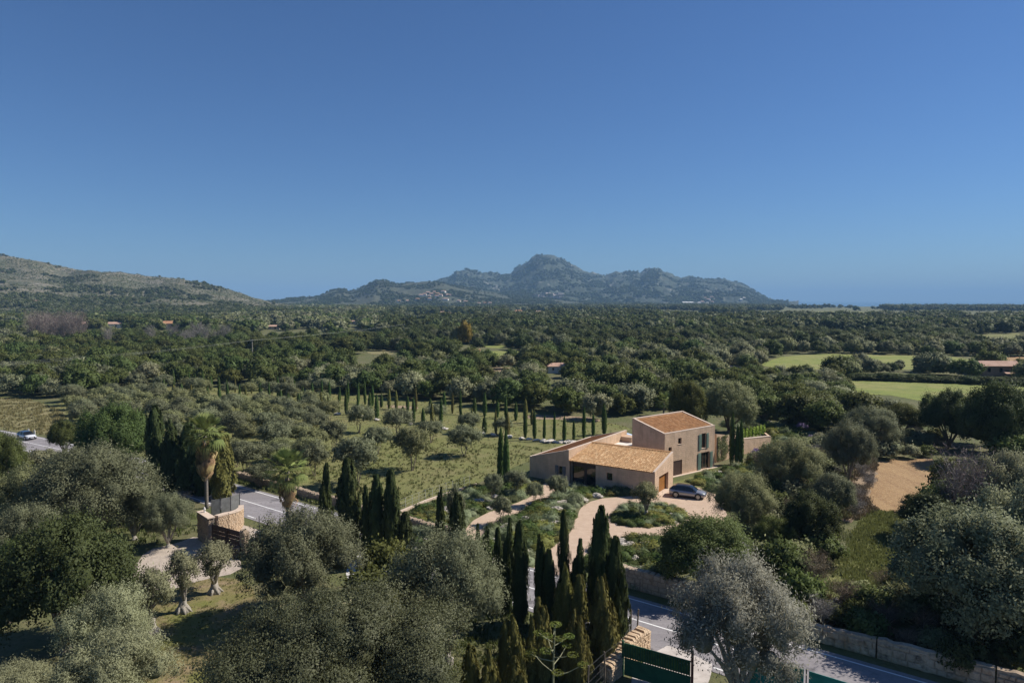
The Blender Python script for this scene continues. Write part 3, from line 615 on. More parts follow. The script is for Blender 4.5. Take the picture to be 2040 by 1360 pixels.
# tall block: x 0..11.6 along the sunlit front, y 0..6.5 to the back
m = MB(Dp, At); LT, DT, h0, h1 = 11.6, 6.5, 6.5, 7.9
ops = [(2.96, 3.74, 4.66, 5.56), (.84, 1.56, 3.66, 4.43), (8.36, 9.44, 3.34, 5.62), (8.3, 10.38, .06, 2.66), (1.94, 3.92, .02, 2.25)]
wall(m, (0, 0), (LT, 0), h0, h0, ops); wall(m, (LT, 0), (LT, DT), h0, h1); wall(m, (LT, DT), (0, DT), h1, h1); wall(m, (0, DT), (0, 0), h1, h0, [(3.0, 4.1, .02, 2.3)])
m.build('wall', WALLM, HOUSE)['label'] = 'walls of the tall two storey block'
sl_ = (h1-h0)/DT
coping(HOUSE, Dp, At, [((-.02, .17, h0), (LT+.02, .17, h0)), ((LT-.17, .36, h0+.05), (LT-.17, DT-.36, h1-.05)), ((LT+.02, DT-.17, h1), (-.02, DT-.17, h1)), ((.17, DT-.36, h1-.05), (.17, .36, h0+.05))])
tiles((.4, .4, h0-.07+.4*sl_), (LT-.8, 0, 0), (0, DT-.8, (DT-.8)*sl_), .235, .4, 'roof_tiles', TILE_R, HOUSE, Dp, At)['label'] = 'red clay tiles of the tall block'
window(HOUSE, Dp, At, 'x', 2.96, 3.74, 4.66, 5.56, .2, 0); window(HOUSE, Dp, At, 'x', .84, 1.56, 3.66, 4.43, .2, 0, False)
window(HOUSE, Dp, At, 'x', 8.36, 9.44, 3.34, 5.62, .16, 1); window(HOUSE, Dp, At, 'x', 8.3, 10.38, .06, 2.66, .2, 2)
def shutter(org, ang, a0, a1, z0, z1, d0=-.1, open_=0):
    s = MB(org, ang); s.box((a0, d0, z0), (a1, d0+.045, z1)); o = s.build('shutter', SHUT, HOUSE)
    k = int((z1-z0-.2)/.13); l = MB(org, ang)
    for i in range(k): z = z0+.1+i*(z1-z0-.2)/k; l.box((a0+.07, d0-.018, z), (a1-.07, d0-.002, z+.07))
    tag(l.build('louvre', SHUT, o), kind='stuff')
shutter(Dp, At, 7.68, 8.28, 3.2, 5.58, -.1); shutter(Dp, At, 9.5, 10.02, 3.28, 5.6); shutter(Dp, At, 7.52, 8.22, .04, 2.68, -.1); shutter(Dp, At, 10.44, 11.06, .04, 2.6)
p_ = MB(Dp, At); p_.box((1.945, .08, .024), (3.915, .13, 2.245)); p_.build('door', BROWN, HOUSE)['label'] = 'flush dark brown door panel'
p_ = MB(Dp, At); p_.box((.2, 2.41, .03), (.25, 3.49, 2.29)); p_.build('door', BROWN, HOUSE)
p_ = MB(Dp, At); p_.box((-.2, -.5, -.2), (LT+.2, -.02, .05)); p_.build('plinth', COPE, HOUSE)
# garage wing: x 0..6.9 along the gable, y 0..12.84 along the shaded front; roof rises with x
m = MB(Gp, Ag); LG, WG, g0, g1 = 12.84, 6.9, 3.3, 4.7
wall(m, (0, 0), (WG, 0), g0, g1, [(1.5, 5.02, .02, 2.45)]); wall(m, (WG, 0), (WG, LG), g1, g1); wall(m, (0, LG), (0, 0), g0, g0, [(.12, 4.22, .02, 3.2), (LG-6.98, LG-6.1, 1.36, 2.4)])
wall(m, (WG, LG-.02), (0, LG-.02), g1, g0)
m.build('wall', WALLM, HOUSE)['label'] = 'walls of the low garage wing'
sg = (g1-g0)/WG
tiles((-.12, .3, g0+.03), (0, LG-.32, 0), (WG-.1, 0, (WG-.1)*sg), .235, .4, 'roof_tiles', TILE_G, HOUSE, Gp, Ag)['label'] = 'golden clay tiles of the garage wing'
coping(HOUSE, Gp, Ag, [((0, .15, g0+.06), (WG, .15, g1+.06))], .3)
e_ = MB(Gp, Ag)
k = int(LG/.235)
for i in range(k): y = .3+i*(LG-.4)/k; e_.tube([(WG-.35, y+.1, g1+.08), (WG+.12, y+.1, g1+.1)], [.09, .1], 5)
tag(e_.build('ridge_tiles', TILE_G, HOUSE), kind='stuff')
window(HOUSE, Gp, Ag, 'y', 6.1, 6.98, 1.36, 2.4, .2, 0)
# big glazed entrance under the eave
m = MB(Gp, Ag); m.box((.42, 8.64, 2.55), (.5, 12.7, 3.19)); hdr = m.build('lintel_panel', BROWN, HOUSE)
gfr = MB(Gp, Ag)
for y0, y1 in ((8.64, 8.74), (10.2, 10.6), (12.55, 12.7)): gfr.box((.4, y0, .05), (.52, y1, 2.545))
gfr.box((.4, 8.745, .03), (.52, 10.195, .1)); gfr.box((.4, 10.605, .03), (.52, 12.545, .1)); go = gfr.build('glazed_screen', BROWN, HOUSE)
for y0, y1 in ((8.75, 10.19), (10.61, 12.54)): g_ = MB(Gp, Ag); g_.box((.45, y0, .11), (.47, y1, 2.54)); g_.build('pane', GLASS, go)
ROOM = surf('dark_interior', [(.05, .04, .035)], .9)
for o_, an, bx in ((Gp, Ag, ((.4, 8.5, .0), (2.2, 12.8, .02))), (Gp, Ag, ((2.2, 8.5, .0), (2.25, 12.8, 3.1)))): s = MB(o_, an); s.box(*bx); s.build('interior', ROOM, HOUSE)
# garage door of horizontal planks
gd = MB(Gp, Ag); gd.box((1.52, .42, .04), (5.0, .46, 2.43)); gdo = gd.build('garage_door', BROWN, HOUSE)
for i in range(9): z = .06+i*.262; g_ = MB(Gp, Ag); g_.box((1.54, .385, z), (4.98, .415, z+.245)); g_.build('plank', WOODG, gdo)
s = MB(Gp, Ag); s.box((1.3, -.5, .0), (5.2, .4, .045)); s.build('threshold', COPE, HOUSE)
# long bedroom wing
m = MB(Qp, Aw); LW, WW, w1_, w0_ = 18.2, 6.75, 4.75, 2.95
wall(m, (0, 0), (LW, 0), w1_, w1_, [(LW-3.4, LW-2.2, .02, 2.4)]); wall(m, (LW, 0), (LW, WW), w1_, w0_); wall(m, (LW, WW), (0, WW), w0_, w0_); wall(m, (0, WW), (0, 0), w0_, w1_, [(WW-1.68, WW-1.08, 1.08, 2.32)])
m.build('wall', WALLM, HOUSE)['label'] = 'walls of the long rear wing'
sw = (w0_-w1_)/WW
tiles((.36, .36, w1_-.05+.36*sw), (LW-.7, 0, 0), (0, WW-.7, (WW-.7)*sw), .235, .4, 'roof_tiles', TILE_R, HOUSE, Qp, Aw)['label'] = 'red clay tiles of the long wing'
coping(HOUSE, Qp, Aw, [((-.02, .17, w1_), (LW+.02, .17, w1_)), ((LW-.17, .36, w1_-.08), (LW-.17, WW-.36, w0_+.08)), ((LW, WW-.17, w0_), (0, WW-.17, w0_)), ((.17, WW-.36, w0_+.08), (.17, .36, w1_-.08))], .34)
window(HOUSE, Qp, Aw, 'y', 1.08, 1.68, 1.08, 2.32, .16, 0)
for y0, y1 in ((1.72, 2.25), (.5, 1.04)):
    s = MB(Qp, Aw); s.box((-.06, y0, 1.05), (-.015, y1, 2.35)); s.build('shutter', surf('grey_shutter', [(.12, .13, .14)], .7), HOUSE)
s = MB(); c = G(1236, 889, 3.1); s.beam(c+Vector((-3.2, -2.0, 0)), c+Vector((2.6, 2.2, 0)), 3.4, .22); s.build('terrace_roof', surf('pale_render', [(.7, .66, .6)], .85), HOUSE)
s = MB(Qp, Aw); s.box((LW-2.1, -1.9, 0), (LW-.2, -.02, 4.15)); s.build('chimney', WALLM, HOUSE)
# parasol on the rear terrace
pt = (20.1, 118, 0); pz = thing('parasol', pt, 'pale blue parasol open between the tall block and the long wing', 'parasol')
s = MB(pt); s.cyl((0, 0, 0), .03, .03, 2.9, 6); s.build('pole', FRAMEM, pz)
s = MB(pt); n_ = 8; s.add([(0, 0, 2.95)]+[(1.6*math.cos(2*PI*i/n_), 1.6*math.sin(2*PI*i/n_), 2.35) for i in range(n_)], [(0, 1+i, 1+(i+1) % n_) for i in range(n_)]); s.build('canopy', surf('blue_canvas', [(.45, .55, .68)], .8), pz)
# garden wall right of the house
GW = thing('garden_wall', tuple(G(1424.7, 922)), 'sandstone garden wall running back from the tall block behind three cypresses', 'wall')
a, b, c = G(1424.7, 922), G(1481, 905), G(1534.7, 893); b2 = b+(b-a).normalized()*1.6+Vector((1.2, 2.2, 0)); n1 = (b-a).normalized()
def freewall(p, q, h0_, h1_, th=.4):
    L = (q-p).length; m = MB(p, math.atan2(q.y-p.y, q.x-p.x)); wall(m, (0, 0), (L, 0), h0_, h1_, (), th); wall(m, (L, th), (0, th), h1_, h0_, (), .05); wall(m, (L, 0), (L, th), h1_, h1_, (), .05); wall(m, (0, th), (0, 0), h0_, h0_, (), .05); return m
freewall(a+n1*.3, b, 4.6, 3.1).build('wall_section', WALLM, GW); freewall(b+n1*.05, c, 2.6, 2.15).build('wall_section', WALLM, GW)
cr = c+Vector((.5, 3.6, 0)); freewall(c+Vector((.02, .1, 0)), cr, 2.15, 2.1).build('wall_section', WALLM, GW)
s = MB(); s.beam(b+n1*.05+Vector((-.13, .2, 2.63)), c+Vector((-.1, .16, 2.17)), .5, .07); s.build('coping', COPE, GW)
# climbing plant trained on the wall
d_ = (b-a).normalized(); nrm = Vector((d_.y, -d_.x, 0)); n = 2600
t = rng.random(n)*3.3+.5; z = rng.random(n)*3.9+.25; keep = (np.sin(t*3.1)*.5+np.sin(z*2.3+t)*.5+rng.normal(size=n)*.35) > -.35; t, z = t[keep], z[keep]
c0 = np.array(a); P_ = c0+np.outer(t, np.array(d_))+np.outer(rng.uniform(.03, .22, len(t)), np.array(nrm)); P_[:, 2] = z
nn = np.array(nrm)*.6+rdir(len(t))*.5; nn /= np.linalg.norm(nn, axis=1, keepdims=True); v, q, at = leaves(P_, nn, .2, .14)
tag(link('climbing_plant', mesh_np('climbing_plant', v, q, attr=at, mats=[LM['warm']])), 'leafy climber spread flat over the garden wall beside the tall block', 'climbing plant')
# vine bed behind the wall
n = 2600; u_, w_ = rng.random(n), rng.random(n); p0, p1, p2 = [np.array(x) for x in (G(1478, 872, 2.2), G(1524, 862, 2.2), G(1480, 858, 2.2))]
P_ = p0+np.outer(u_, p1-p0)+np.outer(w_, p2-p0); P_[:, 2] = 2.1+.35*rng.random(n)+.25*np.sin(u_*40)
v, q, at = leaves(P_, rdir(n)*.5+np.array([0, 0, .7]), .42, .3); tag(link('vine_leaves', mesh_np('vine_leaves', v, q, attr=at, mats=[LM['vine']])), 'bright green pergola vine behind the garden wall', kind='stuff')
# ---------------------------------------------------------------- cars
TYRE = surf('tyre_rubber', [(.02, .02, .02)], .8); RIM = surf('alloy', [(.5, .49, .47)], .35, metal=.6); BLACKP = surf('black_plastic', [(.018, .018, .02)], .45)
def paint(name, col, met=.5):
    m, n, b, o = nt(name); b.inputs['Base Color'].default_value = (*col, 1); b.inputs['Metallic'].default_value = met; b.inputs['Roughness'].default_value = .28; b.inputs['Coat Weight'].default_value = .6; b.inputs['Coat Roughness'].default_value = .05; return m
LAMP = surf('lamp_lens', [(.7, .72, .75)], .15, spec=.8); REDL = surf('rear_lamp', [(.3, .01, .01)], .3)
def car(loc, rz, label, L, Wd, H, body, roofm, rim=RIM):
    r = thing('parked_car' if body != WHITEP else 'car', loc, label, 'car', None, rz); l2, w2 = L/2, Wd/2
    # stations along x: (x, z bottom, z belt, half width at sill, at belt)
    st = [(-1, .5, .82, .72, .74), (-.985, .36, .98, .86, .88), (-.9, .3, 1.04, .95, .96), (-.72, .26, 1.02, .98, .99), (-.4, .25, .98, 1, 1), (0, .25, .96, 1, 1), (.3, .25, .95, 1, .99), (.5, .26, .96, .99, .97), (.72, .26, .93, .97, .93), (.88, .3, .84, .93, .86), (.965, .36, .74, .8, .76), (1, .48, .66, .62, .62)]
    V, Q = [], []
    for x, zb, zt, ws, wt in st:
        x *= l2; zt *= H/1.62; ring = [(0, zb), (ws*w2*.9, zb), (ws*w2, zb+.12), (ws*w2*1.0, (zb+zt)/2+.05), (wt*w2*.97, zt-.04), (wt*w2*.88, zt), (0, zt+.03)]
        V += [(x, -y, z) for y, z in ring]+[(x, y, z) for y, z in ring[-2:0:-1]]
    k = 12; Q = [(i*k+j, i*k+(j+1) % k, (i+1)*k+(j+1) % k, (i+1)*k+j) for i in range(len(st)-1) for j in range(k)]
    me = mesh_np('car_body', V, Q, mats=[body], smooth=True); b = MB(); b.add([], [])
    bo = link('body', me, r)
    # greenhouse
    gs = [(-.96, .99, 1.0), (-.82, .99, 1.38), (-.6, .99, 1.58), (-.2, .97, 1.62), (.12, .96, 1.56), (.3, .95, 1.38), (.52, .93, .97)]
    V = []
    for x, zb, zt in gs:
        x *= l2; zb *= H/1.62*.97; zt = max(zb+.02, zt*H/1.62); f = (zt-zb)/(H*.4); wb, wt = w2*.9, w2*(.9-.2*min(1, f))
        V += [(x, -wb, zb), (x, -wt, zt-.05*f), (x, -wt*.8, zt), (x, wt*.8, zt), (x, wt, zt-.05*f), (x, wb, zb)]
    n = len(gs); side = [(i*6+j, i*6+j+1, (i+1)*6+j+1, (i+1)*6+j) for i in range(n-1) for j in (0, 4)]
    top = [(i*6+j, i*6+j+1, (i+1)*6+j+1, (i+1)*6+j) for i in (2, 3) for j in (1, 2, 3)]
    scr = [(i*6+j, i*6+j+1, (i+1)*6+j+1, (i+1)*6+j) for i in (4, 5) for j in (1, 2, 3)]; rear = [(i*6+j, i*6+j+1, (i+1)*6+j+1, (i+1)*6+j) for i in (0, 1) for j in (1, 2, 3)]
    for nm, q, mt in (('side_windows', side, GLASS), ('roof', top, roofm), ('windscreen', scr, GLASS), ('rear_window', rear, GLASS)):
        u = sorted({x for f in q for x in f}); ix = {x: i for i, x in enumerate(u)}
        link(nm, mesh_np(nm, [V[x] for x in u], [[ix[x] for x in f] for f in q], mats=[mt], smooth=True), r)
    for s in (-1, 1):
        for xx in (-.62, -.14, .28): p = MB(); x = xx*l2; p.tube([(x, s*w2*.905, .97*H/1.62), (x+.02, s*w2*.73, 1.5*H/1.62)], .035, 4); p.build('window_pillar', BLACKP, r)
    for s in (-1, 1): tr = MB(); tr.box((-.55*l2, min(s*w2*1.012, s*w2*.97), .25), (.5*l2, max(s*w2*1.012, s*w2*.97), .36)); tr.build('sill', BLACKP, r)
    wr = .36
    for x in (-.6*l2, .62*l2):
        for s in (-1, 1):
            a = MB(); a.tube([(x, s*w2*.93, wr+.02), (x, s*w2*1.008, wr+.02)], [wr+.085]*2, 18); a.build('wheel_arch', BLACKP, r)
            w = MB(); w.tube([(x, s*w2*.9, wr), (x, s*w2*1.0, wr), (x, s*w2*1.022, wr)], [wr, wr, wr*.93], 20); wo = w.build('wheel', TYRE, r)
            h = MB(); y = s*(w2*1.022+.004)
            for t in range(5):
                c, d = math.cos(t*2*PI/5+.3), math.sin(t*2*PI/5+.3); e, g = -d*.05, c*.05; h.face([(x+e, y, wr+g), (x+c*.25+e*1.5, y, wr+d*.25+g*1.5), (x+c*.25-e*1.5, y, wr+d*.25-g*1.5), (x-e, y, wr-g)])
            for t in range(16):
                a0, a1 = t*PI/8, (t+1)*PI/8; h.face([(x+math.cos(a0)*.21, y, wr+math.sin(a0)*.21), (x+math.cos(a0)*.26, y, wr+math.sin(a0)*.26), (x+math.cos(a1)*.26, y, wr+math.sin(a1)*.26), (x+math.cos(a1)*.21, y, wr+math.sin(a1)*.21)])
            h.build('rim', rim, wo)
    for s in (-1, 1):
        h = MB(); h.box((l2*.88, s*w2*.6-.2, .68), (l2*.975, s*w2*.6+.2, .77)); h.build('headlight', LAMP, r)
        h = MB(); h.box((-l2*.99, s*w2*.66-.2, .84), (-l2*.95, s*w2*.66+.2, .93)); h.build('rear_lamp', REDL, r)
        h = MB(); h.box((.36*l2, s*w2*1.0-.02 if s > 0 else -w2*1.0-.16, .98), (.42*l2, s*w2*1.0+.16 if s > 0 else -w2*1.0+.02, 1.1)); h.build('mirror', roofm, r)
    g = MB(); g.box((l2*.93, -w2*.55, .38), (l2*1.005, w2*.55, .56)); g.build('grille', BLACKP, r)
    g = MB(); g.box((l2*1.006, -.26, .42), (l2*1.012, .26, .53)); g.build('number_plate', LAMP, r)
    return r
GREYP = paint('grey_car_paint', (.34, .34, .36)); WHITEP = paint('white_car_paint', (.7, .71, .73), .1); DARKP = paint('dark_blue_car_paint', (.03, .05, .09))
ROOFB = paint('black_roof_paint', (.03, .03, .032)); ROOFBLUE = paint('roof_painted_sky_reflection', (.06, .1, .17), .2)  # blue base colour of the second stands in for sky reflected in the roof
cp = (G(1344, 989)+G(1392, 996))/2+Vector((.35, .75, 0)); car((cp.x, cp.y, .02), -.42, 'grey electric car with a black roof parked outside the garage door', 4.7, 1.92, 1.62, GREYP, ROOFB)
rc = road_pt(-148.5, 1.6); car((rc.x, rc.y, .04), -.545, 'white hatchback driving on the road at the left edge', 4.2, 1.8, 1.5, WHITEP, ROOFBLUE)
pc = G(541, 1078); car((pc.x, pc.y, .05), 2.5, 'dark blue car parked outside the stone gateway, mostly behind an olive', 4.2, 1.75, 1.45, DARKP, ROOFB)
# ---------------------------------------------------------------- stone walls, gates, fences
STONE = surf('rubble_stone', [(.3, .23, .165), ((.4, .31, .22), 2.5, .42, .65), ((.16, .125, .095), 4, .55, .72)], .95, (9, .9, .05))
STONEW = surf('warm_rubble_stone', [(.5, .36, .235), ((.6, .46, .32), 3, .42, .65), ((.3, .2, .13), 5, .56, .74)], .95, (9, .9, .05))
STONEG = surf('weathered_block', [(.42, .33, .24), ((.54, .44, .33), .8, .42, .6), ((.2, .16, .12), 1.6, .5, .68), ((.33, .22, .13), .5, .55, .72)], .95, (4, 1, .16))
MORT = surf('mortar', [(.33, .26, .19), ((.25, .2, .15), 3, .4, .7)], .95, (8, .8, .03))
def stone_face(mb, p, q, h0, h1, sz, depth, seed=0):
    """uneven stones set proud of the face p->q, outside to the right of p->q"""
    rr = random.Random(seed); L = (q-p).length; d = (q-p)/L; n = Vector((d.y, -d.x, 0)); z = .03
    while z < max(h0, h1):
        hz = sz*rr.uniform(.6, 1.0); a = rr.uniform(-sz, 0)
        while a < L:
            w = sz*rr.uniform(.8, 1.9); a0, a1 = max(.01, a+.02), min(L-.01, a+w-.02); top = h0+(h1-h0)*(a0+a1)/2/L
            if a1-a0 > .06 and z+hz*.5 < top:
                z1 = min(z+hz-.025, top-.01); D = depth*rr.uniform(.4, 1.3); c = [(a0, z), (a1, z), (a1, z1), (a0, z1)]
                jit = lambda: rr.uniform(-.12, .12)*sz
                o = [p+d*(x)+Vector((0, 0, y))-n*.02 for x, y in c]; ii = [p+d*(x+(.12*sz if x == a0 else -.12*sz)+jit()*.4)+Vector((0, 0, y+(.1*sz if y == z else -.1*sz)+jit()*.4))+n*D for x, y in c]
                mb.add(o+ii, [(4, 5, 6, 7), (0, 1, 5, 4), (1, 2, 6, 5), (2, 3, 7, 6), (3, 0, 4, 7)])
            a += w
        z += hz
def rubble_wall(name, pts, hs, th, sz, label, mat, cat='wall', group=None, wob=.12):
    p0 = Vector((*pts[0], 0)); r = thing(name, p0, label, cat, group); core = MB(); st = MB()
    for i in range(len(pts)-1):
        p, q = Vector((*pts[i], 0)), Vector((*pts[i+1], 0)); d = (q-p).normalized(); n = Vector((d.y, -d.x, 0))*th/2; h0, h1 = hs[i], hs[i+1]
        core.add([p+n, q+n, q-n, p-n, p+n+Vector((0, 0, h0)), q+n+Vector((0, 0, h1)), q-n+Vector((0, 0, h1)), p-n+Vector((0, 0, h0))], [(4, 5, 6, 7), (0, 1, 5, 4), (2, 3, 7, 6), (1, 2, 6, 5), (3, 0, 4, 7)])
        stone_face(st, p+n, q+n, h0, h1, sz, .06, i); stone_face(st, q-n, p-n, h1, h0, sz, .06, i+50)
        for k in range(int((q-p).length/sz)):      # uneven stones along the top
            c = p.lerp(q, (k+.5)*sz/(q-p).length)+Vector((0, 0, h0+(h1-h0)*k*sz/(q-p).length)); w = th*.5; a = sz*.46; hh = R.uniform(.04, wob+.05)
            e = [c-d*a-n/th*2*w, c+d*a-n/th*2*w, c+d*a+n/th*2*w, c-d*a+n/th*2*w]; tp = [x+(c-x)*.3+Vector((R.uniform(-.05, .05), R.uniform(-.05, .05), hh)) for x in e]
            st.add(e+tp, [(4, 5, 6, 7), (0, 1, 5, 4), (1, 2, 6, 5), (2, 3, 7, 6), (3, 0, 4, 7)])
    a, b = Vector((*pts[0], 0)), Vector((*pts[-1], 0)); d0 = (Vector((*pts[1], 0))-a).normalized(); d1 = (b-Vector((*pts[-2], 0))).normalized()
    n0, n1 = Vector((d0.y, -d0.x, 0))*th/2, Vector((d1.y, -d1.x, 0))*th/2
    stone_face(st, a-n0, a+n0, hs[0], hs[0], sz, .06, 91); stone_face(st, b+n1, b-n1, hs[-1], hs[-1], sz, .06, 92)
    core.build('wall_core', MORT, r); tag(st.build('stones', mat, r), kind='stuff'); return r
def rp(s, off): v = road_pt(s, off); return (v.x, v.y)
rubble_wall('dry_stone_wall', [rp(s, 5.6+.15*math.sin(s)) for s in range(-96, -44, 4)], [1.0+.12*math.sin(s*.9) for s in range(-96, -44, 4)], .7, .38, 'low brown dry stone wall along the far side of the road by the orchard', STONE)
rubble_wall('dry_stone_wall', [rp(s, 5.6) for s in (-30, -26, -22, -18)], [1.7, 1.8, 1.7, 1.5], .7, .55, 'shaded stone wall across the road, behind the grey olive', STONEG)
# roadside retaining wall of big weathered segments
rw = thing('roadside_wall', (*rp(-12, 5.3), 0), 'weathered roadside wall of big stone segments at lower right', 'wall')
for i, (s0, s1, h0, h1, mt) in enumerate(((-12.6, -7.4, 1.15, 1.35, STONEG), (-7.3, -.3, 1.4, 1.55, STONEG), (-.2, 7, 1.5, 1.6, STONE), (7.1, 16, 1.6, 1.6, STONE))):
    p, q = Vector((*rp(s0, 5.0), 0)), Vector((*rp(s1, 5.0), 0)); d = (q-p).normalized(); n = Vector((d.y, -d.x, 0)); m = MB(); K = 14; V, F = [], []
    for k in range(K+1):
        c = p.lerp(q, k/K); h = h0+(h1-h0)*k/K+.17*noise.noise(Vector((k*.7, i, 0))); w = .11*noise.noise(Vector((k*.9, i, 5)))
        V += [c+n*(.0+w), c+n*(-.02+w*2)+Vector((0, 0, h*.55)), c-n*(.06-w)+Vector((0, 0, h)), c-n*.52+Vector((0, 0, h+.02)), c-n*.55]
    for k in range(K): F += [(k*5+j, (k+1)*5+j, (k+1)*5+j+1, k*5+j+1) for j in range(4)]
    F += [(4, 3, 2, 1, 0), tuple(K*5+j for j in range(5))]; m.add(V, F); m.build('wall_segment', mt, rw)
    if True:
        st = MB(); stone_face(st, p+n*.03, q+n*.03, h0-.12, h1-.12, .62 if i < 2 else .42, .06, i); tag(st.build('stones', mt, rw), kind='stuff')
# rubble pier beside the green gate
rubble_wall('rubble_wall', [(9.9, 49.5), (8.9, 48.3), (7.6, 46.6), (6.4, 45.2)], [1.6, 1.75, 1.5, 1.0], .95, .3, 'rough rubble stone wall beside the green gate', STONEW, wob=.2)
# stone gateway on the left
gw = thing('gateway_wall', (-34, 73, 0), 'stone gateway with a shaded pier and a sunlit curved wall', 'wall')
def rub_part(nm, pts, hs, th, sz, mat):
    o = rubble_wall('x', pts, hs, th, sz, 'x', mat); ch = list(o.children); L0 = Vector(o.location)
    pr = ch[0]; pr.name = nm; pr.parent = gw; pr.data.transform(Matrix.Translation(L0-gw.location))
    c = ch[1]; c.data.transform(Matrix.Translation(L0-gw.location)); c.parent = pr; c.name = 'stones'; bpy.data.objects.remove(o); return pr
rub_part('pier', [(-34.1, 73.4), (-33.0, 72.1), (-32.0, 71.3)], [2.85, 2.8, 2.75], .6, .26, STONE)
cur0 = [(-31.7, 71.9), (-31.15, 73.2), (-30.95, 74.6), (-31.05, 76.2), (-31.4, 77.8), (-31.9, 79.1)]; hc0 = [2.8, 2.7, 2.42, 2.15, 1.9, 1.75]
tt = np.linspace(0, 5, 16); cur = [(float(np.interp(t, range(6), [c[0] for c in cur0])), float(np.interp(t, range(6), [c[1] for c in cur0]))) for t in tt]; hc = [float(np.interp(t, range(6), hc0)) for t in tt]
rub_part('curved_wall', cur, hc, .45, .2, STONEW)
rub_part('pillar', [(-27.5, 68.3), (-26.9, 67.9)], [2.6, 2.6], .6, .26, STONE)
s = MB(); s.beam((-34.15, 73.45, 2.95), (-31.9, 71.2, 2.9), .8, .1); s.build('coping', COPE, gw)
s = MB()
for i in range(15):
    a, b = Vector((*cur[i], hc[i]+.05)), Vector((*cur[i+1], hc[i+1]+.05)); d = (b-a).normalized(); n = Vector((-d.y, d.x, 0)).normalized()*.29; u = Vector((0, 0, .16))
    s.add([a-n, b-n, b+n, a+n, a-n+u, b-n+u, b+n+u, a+n+u], [(3, 2, 1, 0), (4, 5, 6, 7), (0, 1, 5, 4), (2, 3, 7, 6)]+([(3, 0, 4, 7)] if i == 0 else [])+([(1, 2, 6, 5)] if i == 14 else []))
s.build('coping', COPE, gw)
s = MB(); c = (-33.4, 72.9, 3.03); s.cyl(c, .12, .06, .3, 8); s.cyl((c[0], c[1], 3.33), .16, .05, .3, 8); s.build('finial', surf('white_stone', [(.6, .58, .55)], .8), gw)
WOODD = surf('dark_gate_timber', [(.075, .045, .032), ((.05, .03, .022), 2, .4, .65, (6, 6, .4))], .7)
ga, gb = Vector((-31.8, 71.0, 0)), Vector((-27.6, 68.45, 0)); gd = (gb-ga).normalized(); gt = thing('wooden_gate', ga, 'dark brown two leaf wooden gate with panels set between stone pillars', 'gate')
for k in range(2):
    p = ga.lerp(gb, .5*k+.01); q = ga.lerp(gb, .5*k+.49); f = MB()
    f.beam(p+Vector((0, 0, .1)), q+Vector((0, 0, .1)), .1, .16); f.beam(p+Vector((0, 0, 2.2)), q+Vector((0, 0, 2.2)), .1, .16); f.beam(p+Vector((0, 0, .262)), p+gd*.14+Vector((0, 0, .262)), .1, 1.93); f.beam(q-gd*.14+Vector((0, 0, .262)), q+Vector((0, 0, .262)), .1, 1.93)
    fo = f.build('gate_leaf', WOODD, gt)
    for z0, z1 in ((.27, .8), (.84, 1.4), (1.44, 1.8), (1.84, 2.18)):
        n = MB(); n.beam(p+gd*.15+Vector((0, 0, z0)), q-gd*.15+Vector((0, 0, z0)), .05, z1-z0); n.build('panel', WOODD, fo)
MESHM = surf('grey_screen_mesh', [(.2, .2, .19), ((.15, .15, .14), 2, .4, .6)], .8); STEEL = surf('dark_steel', [(.06, .06, .06)], .6)
fp = [(-34.9, 77.9), (-34.0, 78.4), (-33.2, 79.2), (-32.6, 80.4)]; fo = thing('screen_fence', (*fp[0], 0), 'grey mesh screen panels on dark posts behind the curved wall', 'fence')
for i, p in enumerate(fp): s = MB(); s.cyl((*p, 0), .05, .05, 3.1, 6); s.build('post', STEEL, fo)
for a, b in zip(fp, fp[1:]):
    a, b = Vector((*a, .2)), Vector((*b, .2)); s = MB(); s.beam(a.lerp(b, .06), a.lerp(b, .94), .03, 2.7); s.build('mesh_panel', MESHM, fo)
b_ = G(470, 1112); bn = thing('wheelie_bin', b_, 'black bin standing inside the wooden gate by the olive', 'bin')
s = MB(b_); s.add([(-.3, -.3, .08), (.3, -.3, .08), (.3, .3, .08), (-.3, .3, .08), (-.38, -.38, 1.05), (.38, -.38, 1.05), (.38, .38, 1.05), (-.38, .38, 1.05)], [(3, 2, 1, 0), (0, 1, 5, 4), (1, 2, 6, 5), (2, 3, 7, 6), (3, 0, 4, 7), (4, 5, 6, 7)]); s.build('bin_body', BLACKP, bn)
s = MB(b_); s.box((-.4, -.4, 1.06), (.4, .4, 1.13)); s.build('lid', BLACKP, bn)
# green metal gate, bottom right
GREENP = surf('green_gate_paint', [(.03, .11, .055), ((.02, .075, .04), 1.5, .45, .7)], .5); RUST = surf('red_brown_paint', [(.2, .06, .04), ((.13, .045, .03), 2, .4, .6)], .7)
ga, gb = Vector((7.8, 45.9, 0)), Vector((11.75, 43.5, 0)); gd = (gb-ga).normalized(); gt = thing('metal_gate', ga, 'green metal gate with vertical bars above a solid lower panel', 'gate')
s = MB(); s.beam(ga+Vector((0, 0, .1)), gb+Vector((0, 0, .1)), .04, 1.15); s.build('lower_panel', GREENP, gt)
s = MB(); s.beam(ga+Vector((0, 0, 1.255)), gb+Vector((0, 0, 1.255)), .07, .06); s.beam(ga+Vector((0, 0, 2.3)), gb+Vector((0, 0, 2.3)), .07, .07); s.build('rail', GREENP, gt)
for i in range(26): p = ga.lerp(gb, (i+.5)/26)+Vector((0, 0, 1.32)); s = MB(); s.beam(p-gd*.03, p+gd*.03, .03, .975); s.build('bar', GREENP, gt)
s = MB(); s.beam(ga+Vector((0, .1, 1.33)), gb+Vector((0, .1, 1.33)), .02, .95); s.build('backing_mesh', surf('green_mesh', [(.1, .17, .05), ((.06, .1, .04), 3, .4, .6)], .8), gt)
